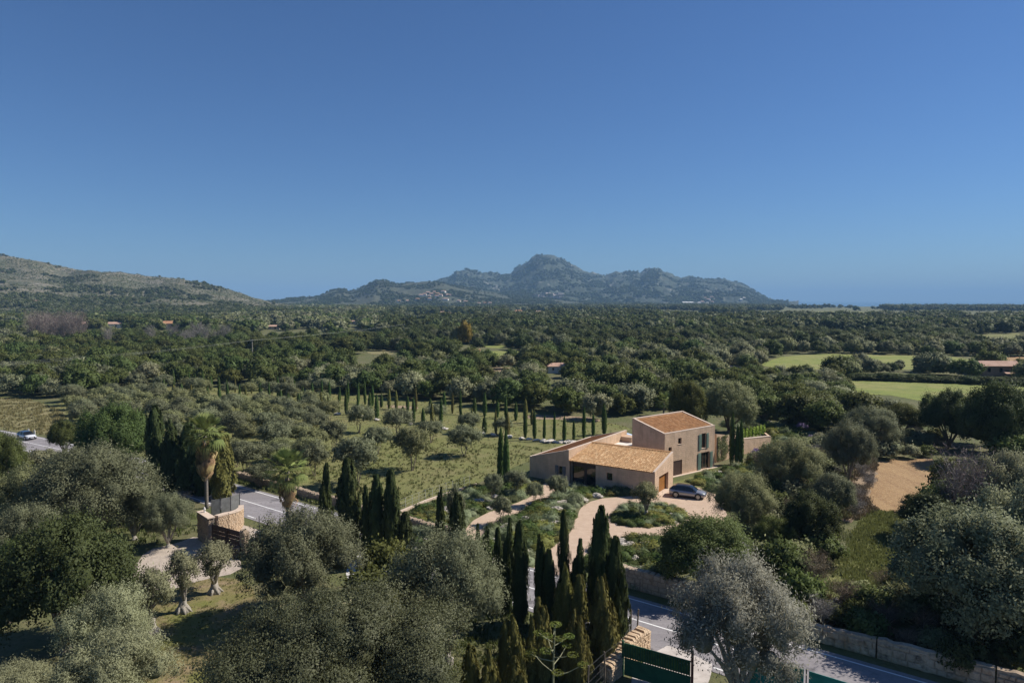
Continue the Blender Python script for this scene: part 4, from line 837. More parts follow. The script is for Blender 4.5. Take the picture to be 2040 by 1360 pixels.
for i, p in enumerate((ga-gd*.12, gb+gd*.1)):
    s = MB(); s.beam(p-gd*.07, p+gd*.07, .14, 2.5+.6*i); s.build('post', GREENP if i == 0 else RUST, gt)
TEAL = surf('teal_fabric', [(.02, .2, .18), ((.03, .26, .24), 1, .4, .6)], .6)
ta, tb = [Vector((*(T_*s_+N_*44.1), 0)) for s_ in (-13.5, -6)]; sc = thing('screen_fence', ta, 'teal fabric screen fence at the road edge under the grey olive', 'fence')
for i in range(3): p = ta.lerp(tb, i/2); s = MB(); s.cyl(p, .04, .04, 3.1, 6); s.build('post', STEEL, sc)
for i in range(2): p, q = ta.lerp(tb, i/2+.02), ta.lerp(tb, i/2+.48); s = MB(); s.beam(p+Vector((0, 0, .1)), q+Vector((0, 0, .1)), .03, 2.9); s.build('fabric_panel', TEAL, sc)
# leaning wire fence above the rubble wall
wf = thing('wire_fence', (6.5, 47, 0), 'wire netting fence with leaning timber posts among the cypresses', 'fence'); POSTW = surf('old_post_timber', [(.15, .125, .1), ((.1, .08, .065), 5, .4, .65)], .9)
tops = []
for i, (px_, b_, t_) in enumerate(((1256, 1270, 1214), (1268, 1258, 1213), (1238, 1318, 1268), (1205, 1345, 1296), (1170, 1385, 1325))):
    p = G(px_, b_+18); h = height_at(p, t_); q = p+Vector((R.uniform(-.15, .15), R.uniform(-.1, .1), h)); s = MB(); s.tube([p, q], .06, 5); s.build('post', POSTW, wf); tops.append((p, q))
p, q = tops[0]; s = MB(); s.tube([q-Vector((0, 0, .9)), q+Vector((-1.1, -.3, -1.9))], .045, 5); s.build('brace', POSTW, wf)
s = MB()
for (p, q), (p2, q2) in zip(tops[1:], tops[2:]):
    for k in range(5): f = .15+.2*k; s.tube([p.lerp(q, f), p2.lerp(q2, f)], .008, 3)
    for k in range(14): f = k/14; s.tube([p.lerp(p2, f), q.lerp(q2, f)], .005, 3)
tag(s.build('netting', STEEL, wf), kind='stuff')
# boundary kerb and wire fence between orchard and garden
kp = [G(796, 1022), G(850, 999), (G(905, 980)), G(950, 966)]; kb = MB()
kr = thing('kerb_wall', kp[0], 'low pale kerb along the edge of the orchard above the garden', 'kerb')
for a, b in zip(kp, kp[1:]): s = MB(); s.beam(a, a.lerp(b, .995), .3, .28); s.build('kerb_stone', COPE, kr)
ff = thing('wire_fence', kp[0], 'thin pale wire fence behind the orchard kerb', 'fence'); PALE = surf('galvanised_wire', [(.5, .5, .46)], .5)
fpts = [a.lerp(b, k/4)+Vector((-.3, 1.0, 0)) for a, b in zip(kp, kp[1:]) for k in range(4)]
for p in fpts: s = MB(); s.cyl(p, .025, .025, 1.3, 5); s.build('post', PALE, ff)
s = MB()
for h in (.45, .85, 1.28): s.tube([p+Vector((0, 0, h)) for p in fpts], .012, 3)
s.build('wire', PALE, ff)
st = thing('garden_steps', G(836, 1100), 'pale stone steps at the left corner of the front garden', 'steps'); p0 = G(838, 1100)
for k in range(4): s = MB(); a = p0+Vector((k*.1, k*.75, k*.15)); s.beam(a+Vector((-.9, 0, -.1)), a+Vector((1.5, .2, -.1)), .7, .25); s.build('step', M_CONC, st)
pp = G(517, 1066); s = MB(pp); s.cyl((0, 0, 0), .05, .05, 2.2, 6); tag(s.build('bollard_post', STEEL), 'thin black post on the stone gate forecourt', 'post')
for i, (x, y) in enumerate(((57, 863), (69, 866))):
    p = G(x, y); s = MB(p); s.box((-.12, -.08, 0), (.12, .08, .85)); s.box((-.1, -.06, .85), (.1, .06, .95)); tag(s.build('marker_post', surf('marker_white', [(.6, .58, .52)], .8)), ('left' if i == 0 else 'right')+' one of two white roadside markers at the dry meadow', 'marker post', 'roadside markers')
# power line
PW = surf('pole_timber', [(.33, .3, .26)], .9)
def pole(px_, base, top, label):
    p = G(px_, base); h = height_at(p, top); r = thing('power_pole', p, label, 'pole', 'power poles')
    s = MB(p); s.cyl((0, 0, 0), .22, .15, h, 6); s.build('mast', PW, r); s = MB(p); s.beam((-1.1, 0, h-.5), (1.1, 0, h-.5), .12, .12); s.build('cross_arm', PW, r); return p, h
pA, hA = pole(503, 712, 676, 'power pole standing in the scrub left of centre'); pB, hB = pole(806, 668, 645, 'far power pole near the yellow tree')
pole(1020+702, 668, 650, 'far power pole above the dark wood at right') if False else None
wr = MB()
for k, dz in enumerate((0, -.2, -1.2)):
    a = G(-30, 900); a = Vector((-150+k*1.5, 118, 26+(598-757-k*6)/FP*118)); b = pA+Vector((-1+k, 0, hA-.3)); c = pA+Vector((40, 60, hA-1))
    wr.tube([a.lerp(b, t)-Vector((0, 0, 5*t*(1-t)*4*.35)) for t in np.linspace(0, 1, 14)], .016, 3)
    d = pB+Vector((-1+k, 0, hB-.3)); wr.tube([b.lerp(d, t)-Vector((0, 0, 3*t*(1-t))) for t in np.linspace(0, 1, 10)], .02, 3)
tag(wr.build('power_lines', surf('cable', [(.45, .47, .4)], .5)), 'three overhead cables running from the left edge to the power pole', 'power line')
# ---------------------------------------------------------------- houses in the country
CREAM = surf('cream_render', [(.5, .43, .35), ((.42, .36, .28), .3, .4, .65)], .9); WHITER = surf('white_render', [(.68, .65, .6)], .9); OCHRE = surf('ochre_render', [(.48, .34, .2)], .9); STONEH = surf('barn_stone', [(.33, .23, .17), ((.25, .18, .13), 1, .4, .7)], .95, (2, .6, .1))
ROOFP = surf('pink_tiles', [(.5, .33, .25), ((.4, .25, .18), .5, .4, .65)], .9); ROOFO = surf('orange_tiles', [(.45, .25, .14), ((.36, .19, .1), .5, .4, .65)], .9)
def cottage(px_, base, wpx, hpx, label, wm, rm, rz=0, depth=.75, hip=True, wins=2, door=True, name='house', rooff=.32, loc=None, group=None):
    p = loc or G(px_, base); w = wpx/FP*p.y; d = w*depth; H = hpx/FP*p.y; hw = H*(1-rooff); r = thing(name, p, label, 'house' if name == 'house' else name, group, rz or 1e-4)
    s = MB(); s.box((-w/2, -d/2, -.5), (w/2, d/2, hw)); wl = s.build('wall', wm, r)
    s = MB(); e = .05*w; k = .25*w if hip else 0; a = [(-w/2-e, -d/2-e, hw+.02), (w/2+e, -d/2-e, hw+.02), (w/2+e, d/2+e, hw+.02), (-w/2-e, d/2+e, hw+.02), (-w/2-e+k, 0, H), (w/2+e-k, 0, H)]
    s.add(a, [(0, 1, 5, 4), (1, 2, 5), (2, 3, 4, 5), (3, 0, 4), (3, 2, 1, 0)]); s.build('roof', rm, r)
    for i in range(wins):
        x = -w/2+w*(i+.5)/wins; ww, wh = min(1.2, w*.09), min(1.5, hw*.4); s = MB(); s.box((x-ww/2, -d/2-.04, hw*.42), (x+ww/2, -d/2-.005, hw*.42+wh)); f = s.build('window', GLASS, r)
    if door: s = MB(); s.box((-w*.06+w*.18, -d/2-.04, 0), (w*.06+w*.18, -d/2-.005, min(2.1, hw*.75))); s.build('door', BROWN, r)
    return r
cottage(1110, 742, 40, 20, 'white house with a pinkish hipped roof among trees behind the orchard', WHITER, ROOFP, .1, .6)
cottage(1985, 748, 68, 30, 'long stone barn with a pale pink roof at the far right', STONEH, ROOFP, -.06, .4, False, 3)
cottage(2020, 750, 40, 10, 'low stone shed in front of the long barn', STONEH, ROOFP, 0, .4, False, 0, False, 'shed')
cottage(1455, 735, 44, 7, 'long low pale shed half hidden among the trees beyond the house', WHITER, ROOFP, 0, .3, False, 3, False, 'shed')
cottage(945, 703, 22, 8, 'small reddish stone ruin by the terraced field', STONEH, ROOFO, 0, .5, False, 1, True, 'hut')
for a in ((336, 655, 28, 16, 'cream two storey house with orange roof on the wooded left plain', CREAM, ROOFO), (394, 650, 21, 12, 'pink roofed house right of the cream two storey one', CREAM, ROOFP), (291, 656, 15, 10, 'small orange roofed house left of the cream two storey one', OCHRE, ROOFO),
          (228, 653, 34, 12, 'pale flat farmhouse behind the bare trees at left', WHITER, ROOFP), (168, 655, 26, 14, 'pinkish house half behind the bare trees at left', CREAM, ROOFP), (545, 656, 22, 9, 'pink roofed bungalow in the middle of the plain', CREAM, ROOFP), (22, 655, 20, 10, 'ochre house at the left edge below the hill', OCHRE, ROOFO),
          (702, 645, 15, 7, 'pink roofed house left of the yellow tree far off', WHITER, ROOFP), (1033, 625, 15, 8, 'white farmhouse on the bright fields below the mountain', WHITER, ROOFO), (1072, 624, 16, 5, 'long white shed right of the white farmhouse', WHITER, ROOFP), (1047, 625, 9, 5, 'small outbuilding beside the white farmhouse', WHITER, ROOFP),
          (880, 627, 14, 7, 'grey farm building by the far dry fields', CREAM, ROOFP), (896, 627, 9, 5, 'small white farm building by the far dry fields', WHITER, ROOFP)):
    cottage(a[0], a[1], a[2], a[3], a[4], a[5], a[6], R.uniform(-.3, .3), .6)
def on_hill(at, px_, py):
    best = None
    for t in np.linspace(.02, 1, 90):
        p = at(px_, t); e = abs(proj(p)[1]-py)
        if best is None or e < best[0]: best = (e, p)
    return best[1]
for i, (x, y, w) in enumerate(((70, 601, 17), (90, 603, 14))):
    cottage(x, y, w, 4, ('left' if i == 0 else 'right')+' one of two long white houses on the left hillside', WHITER, ROOFP, 0, .4, False, 3, False, loc=on_hill(hill_left, x, y))
V_ = [(839, 590, 9), (846, 588, 8), (853, 585, 9), (860, 588, 9), (866, 584, 8), (872, 587, 9), (878, 590, 8), (884, 583, 9), (870, 592, 8), (855, 592, 7), (893, 590, 11), (888, 598, 11), (856, 597, 8), (832, 598, 8), (914, 602, 7), (928, 603, 9), (954, 606, 6), (966, 606, 6), (976, 606, 7), (795, 602, 7), (812, 602, 7)]
for x, y, w in V_: cottage(x, y, w, 4.5, 'small pale house in the hillside village below the mountain', R.choice([WHITER, CREAM, CREAM]), R.choice([ROOFP, ROOFP, ROOFO]), R.uniform(-.5, .5), .7, True, 2, False, loc=on_hill(hill_low, x, y), group='hillside village houses')
for x, y, w in [(1403, 596, 7), (1410, 599, 8), (1417, 594, 7), (1424, 598, 7), (1398, 604, 8), (1408, 606, 8), (1418, 604, 7), (1392, 606, 7), (1428, 594, 6), (1475, 600, 6), (1481, 596, 6)]: cottage(x, y, w, 4, 'tiny white house in the village at the foot of the mountain slope', WHITER, R.choice([ROOFP, WHITER]), R.uniform(-.5, .5), .7, True, 2, False, loc=on_hill(hill_main, x, y), group='bay village houses')
cottage(1369, 606, 20, 5, 'long white building left of the village by the bay', WHITER, WHITER, .05, .4, False, 4, False, loc=on_hill(hill_main, 1369, 606))
# quarry terraces on the mountain foot
qm = surf('quarry_rock', [(.42, .36, .33), ((.3, .26, .24), .02, .4, .6)], .95, (.05, .8, 3)); qr = thing('quarry', on_hill(hill_main, 1092, 598), 'pale terraced quarry cut in the slope under the peak', 'quarry')
for k in range(4):
    s = MB(); y = 598-k*3.8
    for i in range(7):
        x0 = 1062+i*8+k*2+R.uniform(-2, 2); a, b = on_hill(hill_main, x0, y), on_hill(hill_main, x0+8+R.uniform(0, 2), y+R.uniform(-.5, 1)); s.beam(a-Vector((0, 6, 8)), b-Vector((0, 6, 8)), 14, R.uniform(14, 20))
    s.build('terrace', qm, qr)
# ---------------------------------------------------------------- trees near the camera, each by hand
# kind, pixel x of the foot, pixel y of the foot, pixel y of the top, crown width in pixels, name, leaf material, label
NEAR = [
 ('carob_near', 690, 1465, 1206, 500, 'carob_tree', 'carob', 'broad dark evergreen filling the bottom centre, with pale twigs showing'),
 ('olive_near', 603, 1232, 1022, 225, 'olive_tree', 'olive', 'big rounded olive right of the wooden gate, dark trunk below'),
 ('olive_near', 893, 1320, 1062, 225, 'olive_tree', 'olive', 'big grey green olive left of the row of cypresses in the middle'),
 ('olive_near', 1462, 1405, 1126, 262, 'olive_tree', 'pale', 'silvery olive standing before the road at lower right'),
 ('oak_near', 132, 1300, 1038, 268, 'evergreen_oak', 'dark', 'large dark evergreen oak at the left above the garden olives'),
 ('olive_near', 186, 1085, 894, 228, 'olive_tree', 'olive', 'largest grey olive at left, below the white car'),
 ('olive_near', 214, 1345, 1170, 172, 'olive_tree', 'grey', 'silver olive at lower left with a gnarled trunk to its right'),
 ('olive_near', 228, 1450, 1266, 215, 'olive_tree', 'grey', 'silver olive cut off by the bottom edge at left'),
 ('olive_near', 20, 1440, 1332, 180, 'olive_tree', 'grey', 'olive cut off by the bottom left corner'),
 ('airy_near', 772, 1210, 1082, 125, 'fig_tree', 'green', 'bright green airy tree over the white terrace, left of the cypresses'),
 ('airy_near', 742, 1258, 1138, 150, 'fig_tree', 'oak', 'leafy dull green tree between the two big grey olives'),
 ('olive_near', 335, 1090, 985, 92, 'olive_tree', 'olive', 'slim stemmed olive left of the stone gateway pier'),
 ('olive_near', 268, 1075, 960, 110, 'olive_tree', 'olive', 'grey olive behind the slim stemmed one by the gateway'),
 ('oak_near', 233, 952, 808, 138, 'evergreen_oak', 'fresh', 'tall round fresh green tree between the white car and the dark cypresses'),
 ('olive_near', 50, 1165, 1010, 150, 'olive_tree', 'olive', 'olive at the left edge above the big dark oak'),
 ('oak_near', 18, 1240, 1085, 110, 'evergreen_oak', 'oak', 'dark oak cut by the left edge, halfway down the picture'),
 ('olive_near', 2, 1000, 866, 95, 'olive_tree', 'oak', 'dark green tree at the left edge by the road'),
 ('olive_near', 60, 1070, 930, 130, 'olive_tree', 'warm', 'yellowish olive below the dark tree at the left edge'),
 ('olive_near', 130, 985, 905, 80, 'olive_tree', 'warm', 'small olive just below the white car'),
 ('airy_near', 82, 1090, 1012, 34, 'young_tree', 'lime', 'small yellow green tree among the olives at left'),
 ('oak_near', 128, 905, 838, 54, 'evergreen_oak', 'oak', 'dark bush at the roadside right above the white car'),
 ('oak_near', 1405, 1180, 1036, 200, 'evergreen_oak', 'oak', 'dark round tree below the turning circle'),
 ('olive_near', 1478, 1062, 945, 128, 'olive_tree', 'warm', 'pale olive right of the parked grey car'),
 ('olive_near', 1572, 1000, 876, 128, 'olive_tree', 'warm', 'tall pale olive beyond the garden wall'),
 ('young_olive_near', 1287, 1028, 962, 54, 'olive_tree', 'warm', 'small olive in the middle of the planted island'),
 ('olive_near', 1690, 965, 842, 95, 'olive_tree', 'olive', 'grey olive left of the tilled field'),
 ('oak_near', 1945, 1285, 1022, 300, 'evergreen_oak', 'olive', 'huge green tree at lower right beside the meadow'),
 ('oak_near', 2050, 1210, 960, 190, 'evergreen_oak', 'grey', 'grey green tree cut by the right edge above the huge one'),
 ('oak_near', 1850, 1078, 985, 105, 'evergreen_oak', 'dark', 'dark bushy tree at the lower edge of the tilled field'),
 ('oak_near', 1990, 1060, 905, 120, 'evergreen_oak', 'grey', 'tree right of the bare purple trees'),
 ('oak_near', 1985, 925, 765, 130, 'evergreen_oak', 'dark', 'tall dark tree at the right, in front of the bright meadow'),
 ('oak_near', 1888, 892, 778, 100, 'evergreen_oak', 'dark', 'dark round tree in front of the bright meadow'),
 ('oak_near', 1795, 872, 805, 90, 'evergreen_oak', 'green', 'green tree left of the dark ones by the meadow'),
 ('olive_near', 1735, 905, 812, 110, 'olive_tree', 'olive', 'wide grey tree above the tilled field'),
 ('oak_near', 1610, 1105, 985, 110, 'evergreen_oak', 'dark', 'shadowed dark tree right of the pale olives'),
 ('oak_near', 1655, 1045, 945, 84, 'evergreen_oak', 'olive', 'grey leaning tree at the edge of the brush slope'),
 ('olive_near', 1540, 1110, 1030, 84, 'olive_tree', 'green', 'green bush tree behind the dark round one by the turning circle'),
 ('oak_near', 1452, 862, 762, 108, 'evergreen_oak', 'warm', 'large yellowish tree behind the tall block'),
 ('oak_near', 1370, 868, 762, 75, 'evergreen_oak', 'green', 'green tree rising over the roof of the tall block'),
]
for k, x, b, t, w, nm, leaf, lab in NEAR: px_tree(k, x, b, t, w, nm, lab, leaf)
GRP = 'garden olives on the lawn'
for x, b, t, w, lab in ((365, 1218, 1098, 66, 'garden olive with a flared grey trunk, middle one of the lawn row'), (428, 1180, 1082, 78, 'garden olive nearest the wooden gate, short fat trunk'), (303, 1262, 1132, 78, 'garden olive with a bare twisted trunk, lowest of the lawn row')):
    px_tree('young_olive_near', x, b, t, w, 'olive_tree', lab, 'grey', group=GRP)
    p = G(x, b); s = MB(p)      # flared roots
    s.tube([(0, 0, -.1), (.05, 0, .5), (-.05, 0, 1.2)], [.62, .36, .26], 9)
    for a in range(6): s.tube([(.25*math.cos(a), .25*math.sin(a), .45), (.7*math.cos(a+.2), .7*math.sin(a+.2), -.05)], [.17, .09], 5)
    o = [q for q in COL.objects if q.get('label') == lab][0]; me = s.mesh('root_flare', [BARKG], True, p); f = link('root_flare', me, o); f.scale = (1/o.scale[0], 1/o.scale[1], 1/o.scale[2])
# big cypresses: x, foot y, tip y, width px, kind, leaf, label
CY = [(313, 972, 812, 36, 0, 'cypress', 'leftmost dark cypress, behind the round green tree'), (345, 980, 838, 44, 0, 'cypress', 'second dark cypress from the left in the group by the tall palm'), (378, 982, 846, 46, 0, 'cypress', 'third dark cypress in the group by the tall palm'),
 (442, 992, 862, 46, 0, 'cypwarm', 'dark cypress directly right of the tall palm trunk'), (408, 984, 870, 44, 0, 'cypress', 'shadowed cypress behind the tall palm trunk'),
 (653, 1100, 927, 36, 0, 'cypress', 'leftmost cypress of the group in front of the orchard, by the short palm'), (698, 1110, 918, 48, 0, 'cypress', 'widest cypress of the group in front of the orchard'), (729, 1115, 970, 32, 0, 'cypress', 'shortest cypress in the middle of the group in front of the orchard'), (754, 1120, 950, 32, 0, 'cypress', 'slim dark cypress, second from the right of the orchard group'), (780, 1125, 940, 36, 0, 'cypress', 'tall rightmost cypress of the group in front of the orchard'), (808, 1125, 1022, 30, 0, 'cypress', 'short dark cypress beside the garden steps'),
 (880, 1115, 974, 18, 0, 'cypress', 'slender cypress at the left end of the gravel path'), (911, 1120, 985, 30, 0, 'cypress', 'cypress standing against the lower end of the gravel path'),
 (951, 1190, 1046, 22, 0, 'cypress', 'small cypress right of the big middle olive'), (973, 1200, 1052, 24, 0, 'cypress', 'second small cypress right of the big middle olive'), (994, 1212, 1056, 24, 0, 'cypress', 'narrow cypress with a low tip in the roadside row'), (1013, 1225, 1037, 26, 0, 'cypress', 'tall narrow cypress in the left part of the roadside row'), (1036, 1240, 1044, 32, 0, 'cypress', 'broad cypress in the left part of the roadside row'),
 (1073, 1250, 1068, 26, 0, 'cypress', 'cypress left of the lower driveway'), (1093, 1255, 1098, 26, 0, 'cypress', 'stubby cypress left of the lower driveway'), (1123, 1240, 1024, 24, 0, 'cypress', 'column cypress standing against the lower driveway'), (1155, 1240, 1076, 34, 0, 'cypress', 'conical cypress between the column and the tallest one'), (1176, 1235, 1118, 20, 0, 'cypress', 'thin dark cypress at the foot of the tallest one'), (1197, 1250, 1014, 42, 0, 'cypress', 'tallest cypress, in front of the lower driveway bend'), (1222, 1265, 1072, 36, 0, 'cypress', 'cypress right behind the tallest one'),
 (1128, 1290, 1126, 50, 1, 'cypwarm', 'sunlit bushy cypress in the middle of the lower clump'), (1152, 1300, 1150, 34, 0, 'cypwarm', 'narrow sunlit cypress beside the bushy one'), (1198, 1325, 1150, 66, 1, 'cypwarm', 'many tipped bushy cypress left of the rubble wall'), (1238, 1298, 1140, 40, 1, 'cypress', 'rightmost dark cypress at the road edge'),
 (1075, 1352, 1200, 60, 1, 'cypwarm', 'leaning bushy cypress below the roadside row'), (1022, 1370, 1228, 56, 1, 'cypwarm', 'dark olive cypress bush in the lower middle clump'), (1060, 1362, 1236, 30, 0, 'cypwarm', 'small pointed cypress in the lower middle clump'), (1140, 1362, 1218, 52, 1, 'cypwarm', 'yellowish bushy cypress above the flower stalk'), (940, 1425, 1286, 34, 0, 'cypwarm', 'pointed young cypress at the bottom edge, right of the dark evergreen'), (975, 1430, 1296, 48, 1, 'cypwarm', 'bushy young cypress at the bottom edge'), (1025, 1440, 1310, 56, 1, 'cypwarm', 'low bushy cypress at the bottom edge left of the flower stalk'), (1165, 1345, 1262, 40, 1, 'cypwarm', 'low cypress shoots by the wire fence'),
 (997, 968, 853, 15, 2, 'cypnew', 'left of the two thin cypresses left of the house'), (1009, 972, 857, 14, 2, 'cypnew', 'right of the two thin cypresses left of the house'),
 (1457, 925, 822, 12, 2, 'cypnew', 'tallest left one of three thin cypresses by the garden wall'), (1467, 925, 846, 10, 2, 'cypnew', 'middle one of three thin cypresses by the garden wall'), (1475.5, 926, 836, 11, 2, 'cypnew', 'right one of three thin cypresses by the garden wall')]
for x, b, t, w, k, leaf, lab in CY:
    px_tree(('cypress_near', 'cypress_bushy', 'cypress_slim')[k], x, b, t, w*(R.uniform(1.0, 1.25) if k != 2 else 1), 'cypress_tree', lab, leaf, group='thin cypresses' if k == 2 else None, lean=.1 if 'leaning' in lab else R.uniform(-.025, .025))
# cypress walk: two rows along the white boulders
ROW1 = [(1204, 865), (1182, 868), (1163, 874), (1143, 880), (1124, 881.5), (1104, 879), (1084, 878), (1065, 875.7), (1046.5, 872), (1010, 869), (973, 864), (940, 860), (905, 856.5), (840, 845), (800, 839), (751, 835), (690, 826), (640, 819), (560, 810), (480, 803), (400, 796), (320, 788)]
ROW2 = [(1060, 846), (1029, 838), (1000, 832), (960, 828), (915, 826), (887, 821.6), (826, 820), (783, 816), (727, 805), (650, 797), (560, 789), (470, 781), (380, 773), (300, 767)]
ordn = lambda n: f"{n}{'th' if 10 <= n % 100 <= 20 else {1: 'st', 2: 'nd', 3: 'rd'}.get(n % 10, 'th')}"
def walk(px, gap):
    P = [G(*q) for q in px]; out = [P[0]]; acc = 0
    for a, b in zip(P, P[1:]):
        L = (b-a).length; d = gap-acc
        while d < L: out.append(a.lerp(b, d/L)); d += gap*(1 if a.y < 140 else 1.35)
        acc = L-(d-gap*(1 if a.y < 140 else 1.35)); acc = max(0, min(acc, gap*.9))
    return out
r1 = [G(*q) for q in ROW1[:9]]+walk(ROW1[9:], 2.7); r2 = walk(ROW2, 2.5)
for rn, row in (('front', r1), ('back', r2)):
    for i, p in enumerate(row):
        if i > 9 and R.random() < .06: continue
        p = p+Vector((R.uniform(-.2, .2), R.uniform(-.3, .3), 0)) if i > 8 else p
        wd = R.choice([.62, .78, .85, 1.05]); h = [6.0, 4.3, 6.2, 4.0, 4.9, 5.4, 4.9, 5.6, 5.4][i] if rn == 'front' and i < 9 else R.choice([R.uniform(2.8, 4.2), R.uniform(3.8, 5.6), R.uniform(4.6, 6.2)])
        place('cypress_slim', p, wd, h, 'cypress_tree', f'young cypress, {ordn(i+1)} from the house in the {rn} row of the walk', 'tree', 'cypresses lining the boulder walk', 'cypnew' if R.random() < .8 else 'cypwarm', lean=R.uniform(-.03, .03))
for i in range(26):
    f = R.random(); a = G(745, 838); k = i
    seg = [(1180, 879), (1150, 884), (1120, 884), (1085, 882), (1048, 877), (975, 868), (905, 860), (840, 849), (745, 838), (640, 822)]
    u = (i+R.uniform(-.2, .2))/26*(len(seg)-1); u = min(max(u, 0), len(seg)-1.01); j = int(u); p = G(*seg[j]).lerp(G(*seg[j+1]), u-j)
    o = link('boulder', ROCK[i % 5], None, WHITEROCK); o.location = p+Vector((0, .8, .18)); s = R.uniform(.8, 1.5); o.scale = (s*1.5, s, s*.8); o.rotation_euler = (0, 0, R.uniform(0, 6))
    tag(o, f'white limestone boulder, {ordn(i+1)} from the house along the cypress walk', 'boulder', 'boulders along the cypress walk')
# orchard olives: near ones by hand
ORCH = [(821, 937, 852, 77), (925, 908, 848, 68), (712, 968, 872, 92), (627, 948, 880, 58), (665, 900, 838, 54), (598, 898, 848, 48), (752, 905, 850, 56), (716, 862, 808, 54), (655, 842, 798, 52), (792, 872, 815, 64), (858, 882, 838, 56), (935, 862, 822, 50), (1000, 866, 832, 42), (870, 842, 806, 46), (545, 905, 842, 66), (530, 868, 822, 54), (468, 880, 820, 60), (585, 856, 812, 50), (490, 945, 880, 84), (560, 952, 905, 60), (440, 842, 796, 48), (500, 838, 800, 46), (560, 830, 790, 46), (620, 822, 780, 40), (400, 862, 815, 52), (355, 850, 806, 52), (375, 905, 860, 60), (520, 972, 925, 62)]
OL = {0: 'well shaped orchard olive standing alone over its shadow, left of the house', 1: 'orchard olive left of the two thin cypresses by the house', 2: 'large open orchard olive above the roadside cypress group', 3: 'orchard olive right of the short palm'}
for i, (x, b, t, w) in enumerate(ORCH):
    px_tree('olive_mid', x, b, t, w, 'olive_tree', OL.get(i, f'orchard olive, {ordn(i-3)} along the picked rows between the road and the cypress walk' if False else 'orchard olive on the grass between the road and the cypress walk'), 'olive' if R.random() < .6 else 'warm', group='orchard olives')
# far part of the orchard and the scrub: scattered, kept off roads, fields and buildings
placed = [tuple(o.location[:2]) for o in COL.objects if o.get('category') == 'tree']
grid = {}
def addg(x, y): grid.setdefault((int(x//8), int(y//8)), []).append((x, y))
for q in placed: addg(*q)
def free(x, y, d):
    n = int(d//8)+1; i, j = int(x//8), int(y//8)
    for a in range(i-n, i+n+1):
        for b in range(j-n, j+n+1):
            for q in grid.get((a, b), ()):
                if (q[0]-x)**2+(q[1]-y)**2 < d*d: return False
    return True
FIELDS = [PP[k] for k in ('drymeadow', 'meadow1', 'meadow2', 'soil2', 'patch1', 'patch2', 'patch3', 'patch4', 'meadow3', 'far1', 'far2', 'far3', 'far4', 'far5', 'far6', 'far7', 'tilled')]
CLEAR = [[(x-w*.6, b-2), (x+w*.6, b-2), (x+w*.6, b+f*(b-598)), (x-w*.6, b+f*(b-598))] for x, b, w, f in ((1110, 742, 54, .45), (1985, 748, 80, .2), (336, 655, 34, .4), (394, 650, 24, .4), (291, 656, 20, .4), (228, 653, 38, .35), (168, 655, 30, .3), (545, 656, 30, .35), (702, 645, 24, .35), (945, 703, 26, .3), (1455, 735, 48, .2), (926, 690, 40, .3), (503, 712, 24, .3), (1033, 625, 40, .3), (1072, 624, 30, .3), (888, 627, 30, .3), (600, 750, 50, .1), (640, 690, 40, .12), (150, 735, 50, .12), (980, 745, 90, .15), (560, 715, 60, .1), (300, 720, 40, .1), (760, 702, 60, .12), (1010, 738, 70, .12), (985, 690, 50, .12), (1180, 704, 44, .12), (1330, 712, 50, .12), (480, 700, 40, .12), (720, 672, 44, .12), (230, 690, 70, .12), (130, 738, 50, .1), (1590, 736, 150, .13), (1800, 737, 60, .1))]
OPEN = CLEAR+[PP[k] for k in ('drive', 'path', 'cobble', 'apron', 'lush', 'brush', 'brush2', 'yard', 'lawn', 'roadend', 'patio')]
HOUSEP = [(1040, 960), (1130, 985), (1310, 1000), (1345, 960), (1430, 930), (1540, 905), (1545, 880), (1440, 870), (1430, 840), (1260, 830), (1150, 860)]
VIEWP = [(1150, 800), (1235, 812), (1235, 870), (1100, 890), (1000, 880), (760, 842), (740, 815), (900, 800)]
GARD = [(790, 1030), (960, 960), (1130, 960), (1320, 980), (1430, 930), (1460, 960), (1420, 1000), (1440, 1060), (1330, 1150), (1220, 1190), (1060, 1180), (920, 1100), (830, 1110)]
def onroad(x, y, m=5):
    n = x*.594+y*.804; s = x*.804-y*.594
    c = 49.6-(.00115*(s+95)**2 if s < -95 else 0); return abs(n-c) < m
def blocked(x, y, extra=()):
    px, py = proj((x, y, 0))
    return onroad(x, y) or any(inpoly(px, py, q) for q in FIELDS) or any(inpoly(px, py, q) for q in OPEN) or inpoly(px, py, HOUSEP) or inpoly(px, py, GARD) or any(inpoly(px, py, q) for q in extra)
def region(poly, n, gap, fn, extra=(), ign=False, tries=40):
    c = 0; X = [p[0] for p in poly]; Y = [p[1] for p in poly]; W_ = [tuple(G(*p)[:2]) for p in poly]; wx = [p[0] for p in W_]; wy = [p[1] for p in W_]
    for _ in range(n*tries):
        x, y = R.uniform(min(wx), max(wx)), R.uniform(min(wy), max(wy)); px, py = proj((x, y, 0))
        if not inpoly(px, py, poly) or (not ign and blocked(x, y, extra)): continue
        g = gap*R.uniform(.8, 1.2)
        if not free(x, y, g): continue
        addg(x, y); fn(Vector((x, y, 0)), px, py); c += 1
        if c >= n: break
    return c
